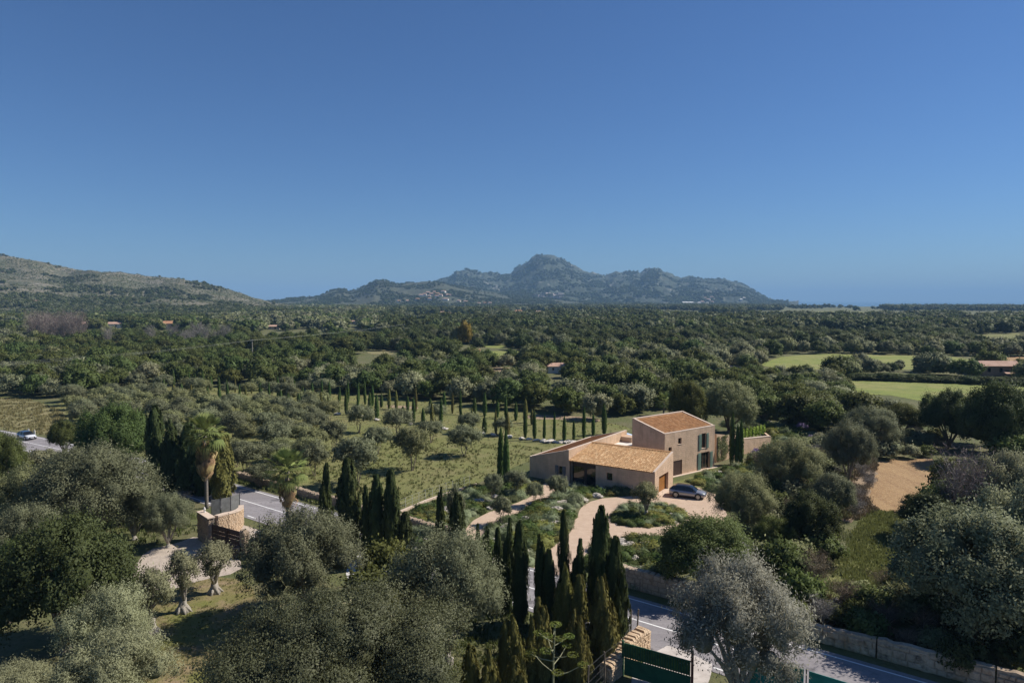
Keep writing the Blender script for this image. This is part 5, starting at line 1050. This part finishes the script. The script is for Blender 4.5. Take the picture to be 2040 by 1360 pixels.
def mk(kinds, group, label, cat='tree'):
    """kinds: (kind, name, leaf, wmin, wmax, hratio)"""
    def f(p, px, py):
        k, nm, leaf, a, b, hr = R.choice(kinds); w = R.uniform(a, b)*(.72 if 1480 < px < 1960 and 735 < py < 800 else 1); adj = {'olive': 'grey green', 'grey': 'silver grey', 'warm': 'yellowish', 'oak': 'dark green', 'dark': 'very dark', 'green': 'fresh green', 'fresh': 'soft green', 'lime': 'bright green', 'brown': 'brown', 'greytw': 'bare grey', 'mauve': 'bare purplish', 'pale': 'pale', 'gold': 'yellow'}[leaf]
        place(k, p, w, w*hr*R.uniform(.9, 1.12), nm, f'{adj} {nm.replace("_", " ")} {label}', cat if 'shrub' not in nm else 'shrub', f'{adj} {nm.replace("_", " ")}s {group}', leaf, mono=p.y > 115 and R.random() < .75)
    return f
O = ('olive_mid', 'olive_tree', 'olive', 4.2, 5.6, .85); OW = ('olive_mid', 'olive_tree', 'warm', 4.2, 5.4, .85)
region([(120, 800), (330, 770), (560, 774), (700, 792), (600, 835), (420, 870), (330, 880), (170, 855)], 75, 4.6, mk([O, O, OW, ('bush_mid', 'olive_tree', 'warm', 4, 5.5, .7)], 'in the left part of the orchard', 'in the crowded left part of the orchard'), ign=True)
region([(330, 880), (420, 870), (620, 830), (640, 880), (600, 960), (470, 950), (330, 905)], 26, 4.8, mk([O, OW], 'in the orchard above the road', 'in the orchard just above the road'), [], True)
SC = [('bush_mid', 'evergreen_shrub', 'oak', 2.6, 5, .7), ('bush_mid', 'olive_shrub', 'olive', 3, 5, .7), ('bush_mid', 'olive_shrub', 'warm', 2.6, 4.5, .65), ('bush_mid', 'evergreen_shrub', 'green', 2.2, 4, .7), ('bare_bush', 'bare_shrub', 'brown', 2.5, 3.6, .8), ('bush_mid', 'olive_shrub', 'grey', 2.4, 4, .7), ('bare_bush', 'bare_shrub', 'greytw', 2.4, 3.4, .8)]
region([(-40, 880), (150, 905), (300, 960), (380, 1010), (390, 1070), (290, 1090), (120, 1060), (-40, 1110)], 34, 3.4, mk(SC, 'in the scrub at left', 'in the thick scrub at left below the road'))
region([(1500, 925), (1640, 880), (1720, 900), (1680, 990), (1635, 1080), (1640, 1180), (1590, 1245), (1500, 1190), (1420, 1110), (1530, 1010)], 70, 2.7, mk(SC, 'on the slope right of the house', 'on the bushy slope right of the house'), ign=False)
region([(1620, 1060), (1672, 1045), (1655, 1130), (1645, 1190), (1600, 1240), (1560, 1160)], 20, 2.6, mk(SC[2:3]+SC[4:5]+[('bush_mid', 'olive_shrub', 'grey', 1.6, 3, .6)], 'at the meadow edge', 'at the edge of the rough meadow'), ign=True)
region([(1660, 930), (1735, 905), (1745, 1000), (1700, 1040), (1640, 1030)], 16, 2.0, mk([('bare_bush', 'bare_shrub', 'brown', 2, 3.2, .7), ('bare_bush', 'bare_shrub', 'greytw', 2, 3, .7)], 'on the brown brush slope', 'on the brown brush slope by the tilled field'), ign=True)
region([(1730, 880), (1870, 880), (1880, 915), (1740, 915)], 14, 3.0, mk(SC, 'above the tilled field', 'in the hedge above the tilled field'), ign=True)
region([(1700, 1210), (1790, 1180), (1900, 1340), (1800, 1310), (1610, 1245)], 22, 2.2, mk([('bare_bush', 'bare_shrub', 'brown', 2, 3.2, .7), SC[0], SC[2]], 'behind the roadside wall', 'behind the roadside wall'), ign=True)
region([(1860, 1010), (2060, 960), (2060, 1240), (1950, 1240), (1830, 1120)], 14, 5, mk([('oak_mid', 'evergreen_oak', 'oak', 5, 7, .85), ('oak_mid', 'evergreen_oak', 'olive', 5, 7, .85)], 'at the right edge', 'in the thick trees at the right edge'))
for i, (x, b, t, w, leaf, lab) in enumerate(((1900, 1068, 900, 112, 'mauve', 'purplish bare tree right of the tilled field'), (1950, 1062, 908, 100, 'mauve', 'purplish bare tree, the right one of two by the tilled field'), (1460, 1165, 1080, 90, 'mauve', 'bare pinkish bush under the dark round tree by the turning circle'), (1640, 1255, 1190, 70, 'greytw', 'bare pale stems at the left end of the roadside wall'))):
    px_tree('bare', x, b, t, w, 'bare_tree', lab, leaf)
region([(1780, 1215), (2050, 1190), (2060, 1360), (1930, 1350), (1790, 1280)], 40, 2.6, mk([('bush_mid', 'evergreen_shrub', 'dark', 3, 4.6, .8), ('bush_mid', 'evergreen_shrub', 'oak', 3, 4.6, .8)], 'under the huge tree', 'under the huge tree at lower right'), ign=True)
px_tree('oak_mid', 1588, 1262, 1200, 50, 'evergreen_shrub', 'fresh green shrub at the left end of the roadside wall', 'green', 'shrub')
px_tree('airy_near', 1917, 1030, 945, 28, 'young_tree', 'narrow yellow leaved tree among the bare purplish ones', 'gold')
region([(1440, 820), (1660, 785), (1690, 845), (1880, 875), (2060, 880), (2060, 960), (1890, 895), (1700, 880), (1560, 850)], 48, 6, mk([('oak_mid', 'evergreen_oak', 'green', 6, 9, .8), ('oak_mid', 'evergreen_oak', 'oak', 6, 9, .85), ('oak_mid', 'evergreen_oak', 'olive', 6, 9, .8), ('olive_mid', 'olive_tree', 'grey', 5.5, 8, .8)], 'beyond the house', 'between the house and the bright meadow'))
# distant tree things and the mass behind
MIDW = [('tree_far', 'evergreen_oak', 'oak', 7, 10.5, .78), ('tree_far', 'evergreen_oak', 'fresh', 6, 11, .8), ('tree_far', 'broadleaf_tree', 'green', 5.5, 9.5, .8), ('tree_far', 'olive_tree', 'olive', 6, 9, .75), ('tree_far', 'olive_tree', 'grey', 5.5, 8.5, .75), ('tree_far', 'broadleaf_tree', 'oak', 6, 9, .75)]
region([(-60, 792), (-60, 735), (700, 735), (760, 790), (560, 772), (330, 768), (140, 792)], 150, 5.5, mk(MIDW, 'behind the orchard at left', 'on the plain behind the orchard'), (PP['orchard'],), tries=60)
region([(700, 800), (690, 735), (1200, 735), (1300, 800), (1240, 850), (1050, 820), (900, 800)], 130, 5.5, mk(MIDW, 'behind the cypress walk', 'in the trees behind the cypress walk'), (PP['orchard'],), tries=60)
region([(1200, 738), (1520, 738), (1660, 757), (1690, 785), (1440, 822), (1300, 815), (1240, 850)], 110, 6, mk(MIDW[:3]+MIDW[1:5]+[('tree_far', 'olive_tree', 'warm', 5, 9, .8)], 'behind the house', 'in the wood behind the house'), tries=60)
region([(1660, 735), (1700, 733), (1950, 738), (1955, 752), (1760, 748)], 9, 9, mk([('tree_far', 'broadleaf_tree', 'olive', 5, 8.5, .8), ('tree_far', 'evergreen_oak', 'dark', 5, 8.5, .8)], 'between the two bright fields', 'in the hedge between the two bright fields'), ign=True)
for i in range(34):
    f = i/33; p = G(1700+350*f, 756+12*f+R.uniform(-1, 1)); place('bush_mid', p, R.uniform(5, 8), R.uniform(1.6, 2.6), 'hedge_shrub', 'low dark shrub in the hedge along the top of the bright meadow', 'shrub', 'hedge shrubs of the bright meadow', 'dark')
px_tree('tree_far', 926, 690, 640, 30, 'poplar_tree', 'tall yellow poplar in the middle distance', 'gold'); px_tree('tree_far', 908, 690, 650, 22, 'poplar_tree', 'brownish tree left of the yellow poplar', 'warm')
px_tree('tree_far', 1207, 735, 680, 44, 'pine_tree', 'brownish conifer above the wood behind the orchard', 'warm')
for i in range(13): px_tree('bare', 62+i*8.5+R.uniform(-3, 3), 690+R.uniform(-6, 3), 622+R.uniform(-3, 8), R.uniform(30, 44), 'bare_tree', 'tall bare pinkish tree in the clump at far left', 'mauve', group='bare trees at far left')
for x, b in ((368, 692), (380, 694), (392, 690), (408, 692), (430, 690), (300, 688), (215, 690), (450, 690), (345, 690)): px_tree('bare', x, b, b-R.uniform(32, 48), R.uniform(24, 34), 'bare_tree', 'bare grey tree in the plain below the left hill', 'greytw', group='bare grey trees in the plain')
for x, b, t in ((888, 775, 735), (897, 778, 745), (905, 780, 745), (912, 782, 752), (893, 772, 748), (918, 778, 758)): px_tree('cypress_slim', x, b, t, 5, 'cypress_tree', 'thin dark cypress in the brown patch behind the cypress walk', 'cypress', group='thin cypresses in the brown patch')
for x, b, t in ((4, 668, 640), (12, 668, 640), (-6, 668, 644)): px_tree('cypress_slim', x, b, t, 7, 'cypress_tree', 'dark cypress at the left edge under the hill', 'cypress', group='cypresses at the far left edge')
# ---------------------------------------------------------------- masses too many to count
ngt = None
def mass(name, pts, sc, protos, mats, label, flat=1.0):
    pts = np.asarray(pts, np.float32); sc = np.asarray(sc, np.float32); out = []
    me = bpy.data.meshes.new(name); me.vertices.add(len(pts)); me.vertices.foreach_set('co', pts.ravel())
    for nm, dat in (('sc', sc), ('rz', rng.uniform(0, 6.28, len(pts)).astype(np.float32))):
        a = me.attributes.new(nm, 'FLOAT', 'POINT'); a.data.foreach_set('value', dat)
    o = link(name, me); tag(o, label, kind='stuff'); md = o.modifiers.new('spread', 'NODES'); ng = bpy.data.node_groups.new(name, 'GeometryNodeTree'); md.node_group = ng
    ng.interface.new_socket('Geometry', in_out='INPUT', socket_type='NodeSocketGeometry'); ng.interface.new_socket('Geometry', in_out='OUTPUT', socket_type='NodeSocketGeometry')
    gi, go = ng.nodes.new('NodeGroupInput'), ng.nodes.new('NodeGroupOutput'); ip = ng.nodes.new('GeometryNodeInstanceOnPoints'); j = ng.nodes.new('GeometryNodeGeometryToInstance')
    for m_ in protos:
        po = bpy.data.objects.new(name+'_piece', m_); ob = ng.nodes.new('GeometryNodeObjectInfo'); ob.inputs['Object'].default_value = po; ng.links.new(ob.outputs['Geometry'], j.inputs[0])
    ng.links.new(gi.outputs[0], ip.inputs['Points']); ng.links.new(j.outputs[0], ip.inputs['Instance']); ip.inputs['Pick Instance'].default_value = True
    rv = ng.nodes.new('FunctionNodeRandomValue'); rv.data_type = 'INT'; rv.inputs[4].default_value = 0; rv.inputs[5].default_value = len(protos)-1; ng.links.new(rv.outputs[2], ip.inputs['Instance Index'])
    a1 = ng.nodes.new('GeometryNodeInputNamedAttribute'); a1.data_type = 'FLOAT'; a1.inputs[0].default_value = 'sc'; a2 = ng.nodes.new('GeometryNodeInputNamedAttribute'); a2.data_type = 'FLOAT'; a2.inputs[0].default_value = 'rz'
    cx = ng.nodes.new('ShaderNodeCombineXYZ'); ng.links.new(a2.outputs[0], cx.inputs[2]); ng.links.new(cx.outputs[0], ip.inputs['Rotation'])
    cs = ng.nodes.new('ShaderNodeCombineXYZ'); mu = ng.nodes.new('ShaderNodeMath'); mu.operation = 'MULTIPLY'; mu.inputs[1].default_value = flat; ng.links.new(a1.outputs[0], mu.inputs[0])
    for k in (0, 1): ng.links.new(a1.outputs[0], cs.inputs[k])
    ng.links.new(mu.outputs[0], cs.inputs[2]); ng.links.new(cs.outputs[0], ip.inputs['Scale']); ng.links.new(ip.outputs[0], go.inputs[0]); return o
def matted(protos, mat):
    r = []
    for m_ in protos: c = m_.copy(); c.materials.clear(); c.materials.append(LM[mat]); r.append(c)
    return r
FAR = [c for c, _ in PROTO['tree_far'][2]]; SPK = [c for c, _ in PROTO['speck'][2]]
woods = {k: ([], []) for k in ('oak', 'dark', 'olive', 'green', 'fresh', 'grey', 'warm')}
def wood_kind(x, y):
    v = noise.noise(Vector((x*.006, y*.004, 2)))
    px, _ = proj((x, y, 0)); dark = px > 760 and y > 345
    if dark: return R.choice(['dark', 'dark', 'dark', 'dark', 'oak', 'dark', 'olive'])
    if v > .2: return R.choice(['dark', 'oak', 'oak', 'fresh'])
    if v > 0: return R.choice(['fresh', 'fresh', 'oak', 'warm', 'green'])
    return R.choice(['olive', 'olive', 'grey', 'warm', 'fresh', 'oak'])
def fill(y0, y1, gap, far):
    y = y0
    while y < y1:
        g = gap(y); x = -(.9*y+40)
        while x < .9*y+40:
            xx, yy = x+R.uniform(-.42, .42)*g, y+R.uniform(-.42, .42)*g; x += g
            px, py = proj((xx, yy, 0))
            if px < -120 or px > 2160: continue
            dens = noise.noise(Vector((xx*.01, yy*.007, 7)))+.35*noise.noise(Vector((xx*.03, yy*.03, 1)))
            if dens < (-.17 if px < 760 or yy > 1000 else -.5) or blocked(xx, yy, (PP['orchard'],)): continue
            if yy > 900 and px < 470: continue
            if yy > 950 and 1300 < px and noise.noise(Vector((xx*.004, yy*.003, 4))) < .05 and yy < 1900: continue
            if px > 1555 and yy > 1400 and (yy > 2550 or px < 1760 and noise.noise(Vector((xx*.002, yy*.012, 9))) < .18): continue
            if yy < 420 and not free(xx, yy, 4.2): continue
            k = wood_kind(xx, yy); woods[k][0].append((xx, yy, gz(xx, yy)-.3)); woods[k][1].append(R.choice([R.uniform(.35, .7), R.uniform(.65, 1.25), R.uniform(.65, 1.25), R.uniform(1, 1.5)])*min(1.5, g/7.2))
        y += g*.92
fill(205, 520, lambda y: 6.6, False)
nearw = {k: ([*v[0]], [*v[1]]) for k, v in woods.items()}
for v in woods.values(): v[0].clear(); v[1].clear()
fill(520, 3600, lambda y: 8.5+max(0, y-800)*.006, True)
for k, v in nearw.items():
    if v[0]: mass('woodland', *v, matted(FAR, k), None, 'far woodland of mixed evergreen trees on the plain')
for k, v in woods.items():
    if v[0]: mass('forest', *v, matted(SPK, k), None, 'distant forest covering the plain below the mountains')
def on_slopes(at, x0, x1, n, t0, t1, pw, sc, mats, thr, seed):
    for m_ in mats:
        P_, S_ = [], []
        for _ in range(n//len(mats)):
            px = R.uniform(x0, x1); t = t0+(t1-t0)*R.random()**pw; p = at(px, t)
            if noise.noise(Vector((p.x*.006, p.y*.006, seed)))+.4*noise.noise(Vector((p.x*.02, p.y*.02, seed))) < thr(t): continue
            P_.append(p-Vector((0, 0, .6))); S_.append(R.uniform(.5, 1.25)*sc)
        mass('hillside_trees', P_, S_, matted(SPK, m_), None, 'trees and bushes scattered over the slopes')
on_slopes(hill_left, -200, 590, 15000, .0, 1.02, 1.5, .8, ('oak', 'dark', 'olive'), lambda t: -.45+t*.85, 3)
on_slopes(hill_left, -200, 590, 13000, .0, 1.02, 1.0, .3, ('oak', 'grey', 'warm'), lambda t: -.3, 4)
on_slopes(hill_low, 400, 1300, 12000, .0, 1.0, 1, 1.15, ('oak', 'dark'), lambda t: -.15+.15*t, 6)
on_slopes(hill_main, 850, 1570, 16000, .0, 1.0, 1, 1.7, ('dark', 'oak'), lambda t: -.2+.3*t, 9)
# ---------------------------------------------------------------- garden planting, boulders, palms, small plants
SH = {'mastic': ('round', 'mastic_shrub', 'dark green rounded shrub'), 'santolina': ('spiky', 'lavender_shrub', 'silvery green tufted shrub'), 'cistus': ('round', 'rockrose_shrub', 'yellowish green low shrub'), 'rosemary': ('spiky', 'rosemary_shrub', 'grey green upright shrub')}
sg = {}
def sfree(x, y, d):
    i, j = int(x//2), int(y//2)
    for a in range(i-1, i+2):
        for b in range(j-1, j+2):
            for q in sg.get((a, b), ()):
                if (q[0]-x)**2+(q[1]-y)**2 < d*d: return False
    sg.setdefault((i, j), []).append((x, y)); return True
def bed(poly, n, gap, where, rocks=0, w=(1.5, 2.7), rs=(.7, 1.5)):
    W_ = [tuple(G(*p)[:2]) for p in poly]; xs = [p[0] for p in W_]; ys = [p[1] for p in W_]; c = r = 0; last = None
    for _ in range(n*60):
        x, y = R.uniform(min(xs), max(xs)), R.uniform(min(ys), max(ys)); px, py = proj((x, y, 0))
        if not inpoly(px, py, poly) or where != 'in the planted island' and any(inpoly(*proj((x+a_, y+b_, 0)), PP[k]) for k in ('drive', 'path') for a_, b_ in ((0, 0), (.75, 0), (-.75, 0), (0, .75), (0, -.75))): continue
        if not sfree(x, y, gap): continue
        if r < rocks and R.random() < rocks/(n+rocks)*1.6:
            o = link('boulder', R.choice(ROCK)); s = R.uniform(*rs); o.location = (x, y, .12*s); o.scale = (s*1.25, s, s*.9); o.rotation_euler = (0, 0, R.uniform(0, 6.28)); tag(o, f'grey limestone boulder {where}', 'boulder', f'limestone boulders {where}'); r += 1; continue
        v = noise.noise(Vector((x*.22, y*.22, 5))); k = 'mastic' if v > .12 else 'cistus' if v > -.05 else 'rosemary' if v > -.22 else 'santolina'
        if R.random() < .35: k = R.choice(list(SH))
        t, nm, d = SH[k]; o = link(nm, R.choice(SHRUB[t]), None, LM[k]); s = R.uniform(*w)/1.8; o.location = (x, y, 0); o.scale = (s, s, s*R.uniform(.55, .95)); o.rotation_euler = (0, 0, R.uniform(0, 6.28))
        tag(o, f'{d} {where}', 'shrub', f'{d}s {where}'); c += 1
        if c >= n: break
bed([(918, 1092), (960, 1055), (1010, 1032), (1060, 1012), (1095, 992), (1115, 972), (1150, 985), (1190, 992), (1160, 1008), (1148, 1035), (1138, 1062), (1108, 1088), (1075, 1118), (1000, 1125)], 100, .98, 'between the gravel path and the driveway', 20)
bed([(800, 1035), (850, 1010), (960, 968), (1050, 960), (1085, 958), (1060, 982), (985, 1012), (945, 1028), (922, 1052), (915, 1090), (840, 1090), (805, 1075)], 84, 1.0, 'left of the gravel path', 14)
bed([(1120, 972), (1190, 974), (1240, 972), (1302, 992), (1300, 1000), (1240, 986), (1190, 992), (1155, 986)], 24, 1.2, 'at the foot of the shaded garage wall', 9)
bed([(1160, 1105), (1200, 1084), (1235, 1074), (1310, 1070), (1350, 1080), (1330, 1150), (1262, 1168), (1200, 1160)], 56, 1.0, 'right of the lower driveway', 14)
isl = [(1293+72*math.cos(a)*1.02, 1027+23*math.sin(a)) for a in np.linspace(0, 2*PI, 24)]
sheet('island_bed', px_poly(isl), .03, M_GROUND, 1, .15); bed(isl, 60, .8, 'in the planted island', 3, (1.0, 1.7), (.5, .8))
bed([(1362, 960), (1420, 938), (1500, 922), (1545, 935), (1530, 965), (1440, 985), (1400, 972)], 52, 1.15, 'on the lawn beside the tall block', 3, (1.4, 2.6))
bed([(1425, 850), (1500, 828), (1640, 832), (1630, 885), (1560, 895), (1535, 868), (1480, 858)], 70, 1.7, 'on the bank behind the garden wall', 5, (2, 3.6))
for x, b, t, w, lab in ((1509, 914, 894, 26, 'lilac flowering shrub at the end of the garden wall'), (1597, 858, 842, 22, 'lilac flowering shrub on the bank behind the garden wall'), (1616, 878, 866, 14, 'small lilac flowering shrub below the one on the bank')):
    px_tree('bush_mid', x, b, t, w, 'flowering_shrub', lab, 'lilac', 'shrub')
for x, b, t, w, lab, lf in ((982, 1000, 945, 42, 'slim garden olive left of the gravel path', 'olive'), (1028, 985, 938, 50, 'garden olive before the long wing', 'olive'), (1065, 1008, 962, 38, 'small garden olive beside the gravel path', 'olive'), (1108, 1000, 948, 44, 'multi stemmed garden olive in front of the entrance', 'olive'), (1000, 1045, 990, 40, 'garden olive at the lower gravel path', 'olive'), (906, 1070, 968, 40, 'garden olive behind the two cypresses by the path', 'olive')):
    px_tree('olive_mid', x, b, t, w, 'olive_tree', lab, lf, group='garden olives by the path')
# fan palms
def frond_mesh(L, droop, n=17, fan=2.5, name='frond', mat=None):
    m = MB(); m.tube([(0, 0, 0), (L*.3, 0, L*.05), (L*.55, 0, -droop*.15)], [.035, .03, .02], 4, False); b = Vector((L*.55, 0, -droop*.15))
    for i in range(n):
        a = -fan/2+fan*i/(n-1); l = L*.62*(1-.18*abs(a)); d = Vector((math.cos(a), math.sin(a), .12)); s = Vector((-d.y, d.x, 0)).normalized()*.042*L/1.6
        mid = b+d*l*.6; tip = b+d*l*.93+Vector((0, 0, -droop*(.6+.7*R.random()))); m.add([b, mid+s+Vector((0, 0, .04)), tip, mid-s], [(0, 1, 2, 3)])
    return mesh_np(name, np.array([tuple(v) for v in m.v]), [f if len(f) == 4 else (*f, f[-1]) for f in m.f if len(f) == 4], attr=rng.random(sum(len(f) == 4 for f in m.f)), mats=[mat])
FR = [frond_mesh(1.9, d, mat=LM['palm']) for d in (.12, .35, .7)]; FD = [frond_mesh(1.7, d, 11, 1.3, mat=LM['thatch']) for d in (.6, 1.0)]
TRM = surf('palm_trunk', [(.23, .2, .17), ((.15, .13, .11), 3, .4, .65, (1, 1, 5))], .95, (6, .7, .05))
def palm(px_, base, top, crown, label, r0, ndead, skirt):
    p = G(px_, base); h = height_at(p, top); k = crown/FP*p.y/3.5; r = thing('fan_palm', p, label, 'palm')
    s = MB(p); s.tube([(0, 0, -.2), (0, 0, .6), (.05, 0, h*.5), (0, 0, h)], [r0*1.6, r0*1.1, r0, r0*.95], 9); s.build('trunk', TRM, r, True)
    for i in range(34):
        el = 1.3-1.75*i/30; az = i*2.4; f = link('frond', FR[0 if el > .5 else 1 if el > -.2 else 2], r); f.location = (0, 0, h+.1); f.rotation_euler = (R.uniform(-.2, .2), -el, az); q = k*R.uniform(.85, 1.1); f.scale = (q, q, q)
    for i in range(ndead):
        f = link('dead_frond', R.choice(FD), r); z = h-R.uniform(0, skirt*.72); f.location = (0, 0, z); f.rotation_euler = (0, R.uniform(.7, 1.4), R.uniform(0, 6.28)); q = k*R.uniform(.6, .95)*(1-.25*(h-z)/skirt); f.scale = (q, q, q)
palm(412, 1012, 868, 84, 'tall fan palm with a thick skirt of dead golden fronds beside the dark cypresses', .2, 110, 4.6)
palm(575, 1086, 938, 88, 'shorter shaggy fan palm at the near edge of the road', .26, 50, 3.4)
palm(1393, 850, 800, 50, 'palm behind the roof of the tall block', .25, 0, 1); palm(1322, 828, 800, 36, 'small palm left of the tall block roof, among the trees', .2, 0, 1)
# century plant flower stalk
p = G(1102, 1395); h = height_at(p, 1246); ag = thing('agave_flower_stalk', p, 'tall flower stalk with pale arms ending in flat green clusters at the bottom edge', 'plant'); STK = surf('pale_stalk', [(.3, .3, .18)], .8)
s = MB(p); s.tube([(0, 0, 0), (0, .05, h*.5), (.12, 0, h)], [.07, .06, .03], 6); s.build('stalk', STK, ag); V, Q, A, o_ = [], [], [], 0
for i in range(13):
    a = i*2.4; z = h*(.35+.6*i/12); l = 1.7*(1-.75*i/12)+.25; e = Vector((math.cos(a)*l, math.sin(a)*l, z+l*.35)) if i < 12 else Vector((.12, 0, h+.1)); s = MB(p); s.tube([(0, 0, z-.1), (e.x*.5, e.y*.5, z+l*.08), e], [.035, .03, .02], 5); s.build('arm', STK, ag)
    n = 130; c = rdir(n)*np.array([.36, .36, .1])+np.array(e); nr = rdir(n)*.5+np.array([0, 0, .6]); v, q, t = leaves(c, nr, .16, .07); cl = link('flower_cluster', mesh_np('flower_cluster', v, q, attr=t, mats=[LM['lime']]), ag)
# ground cover: grass tufts
def tufts(name, poly, n, size, mat, label, clump=True):
    W_ = [tuple(G(*p)[:2]) for p in poly]; xs = [p[0] for p in W_]; ys = [p[1] for p in W_]; P_ = []
    while len(P_) < n:
        x, y = R.uniform(min(xs), max(xs)), R.uniform(min(ys), max(ys)); px, py = proj((x, y, 0))
        if not inpoly(px, py, poly) or onroad(x, y, 4.6) or any(inpoly(px, py, PP[k]) for k in ('drive', 'path', 'cobble', 'apron', 'roadend')): continue
        if clump and noise.noise(Vector((x*.35, y*.35, 3)))+.6*R.random() < .12: continue
        P_.append((x, y, 0))
    P_ = np.repeat(np.array(P_), 7, 0); m_ = len(P_); P_[:, :2] += rng.normal(size=(m_, 2))*size*.35; hh = size*rng.uniform(.5, 1.3, m_); P_[:, 2] = hh*.4
    nr = rdir(m_); nr[:, 2] *= .25; nr /= np.linalg.norm(nr, axis=1, keepdims=True); v, q, a = leaves(P_, nr, size*1.1, size*.22, .7, np.tile(np.array([[.25, .06, 1.]]), (m_, 1)), .8)
    tag(link(name, mesh_np(name, v, q, attr=a, mats=[LM[mat]])), label, kind='stuff')
tufts('grass_tufts', [(640, 1000), (800, 1015), (960, 955), (1050, 925), (1090, 895), (960, 880), (800, 870), (640, 880), (560, 930)], 1500, .34, 'oak', 'scattered weeds in the orchard grass')
tufts('grass', PP['orchard'], 3800, .3, 'drygrass', 'tufts of pale grass in the orchard'); tufts('grass', PP['lush'], 2600, .4, 'grass', 'thick rough grass of the meadow at right'); tufts('grass', PP['drymeadow'], 1500, .5, 'drygrass', 'dry grass of the left meadow')
tufts('grass', PP['yard'], 1600, .16, 'grass', 'thin garden grass under the olives'); tufts('dry_brush', PP['brush2'], 1500, .45, 'brown', 'dry brown brush behind the roadside wall'); tufts('dry_brush', PP['brush'], 1300, .45, 'brown', 'dry brown brush beside the tilled field')
tufts('undergrowth', [(-40, 900), (380, 1010), (400, 1060), (250, 1100), (-40, 1180)], 1500, .5, 'oak', 'undergrowth below the trees at left'); tufts('undergrowth', [(1420, 1060), (1560, 980), (1700, 890), (1690, 1180), (1600, 1250), (1440, 1180)], 2200, .5, 'warm', 'undergrowth of the bushy slope at right')
tufts('undergrowth', [(900, 1180), (1230, 1260), (1240, 1340), (1150, 1420), (900, 1420), (640, 1240)], 1500, .4, 'oak', 'undergrowth below the roadside cypresses')
tufts('reeds', [(165, 690), (245, 690), (245, 682), (170, 682)], 900, 2.6, 'reed', 'bed of tan reeds below the far left houses', False)
tufts('verge_plants', [(640, 1010), (466, 958), (330, 908), (330, 900), (470, 950), (650, 1002)], 900, .5, 'grass', 'weeds along the top of the dry stone wall')
# ---------------------------------------------------------------- look-alikes are told apart by their place, counted from the left
byl = {}
for o in COL.objects:
    if o.parent is None and 'label' in o and 'category' in o: byl.setdefault(o['label'], []).append(o)
for lab, L in byl.items():
    if 1 < len(L) <= 160:
        L.sort(key=lambda o: proj(o.location)[0])
        for i, o in enumerate(L):
            w = f"{lab}, {ordn(i+1)} from left"
            if len(w.split()) <= 16: o['label'] = w
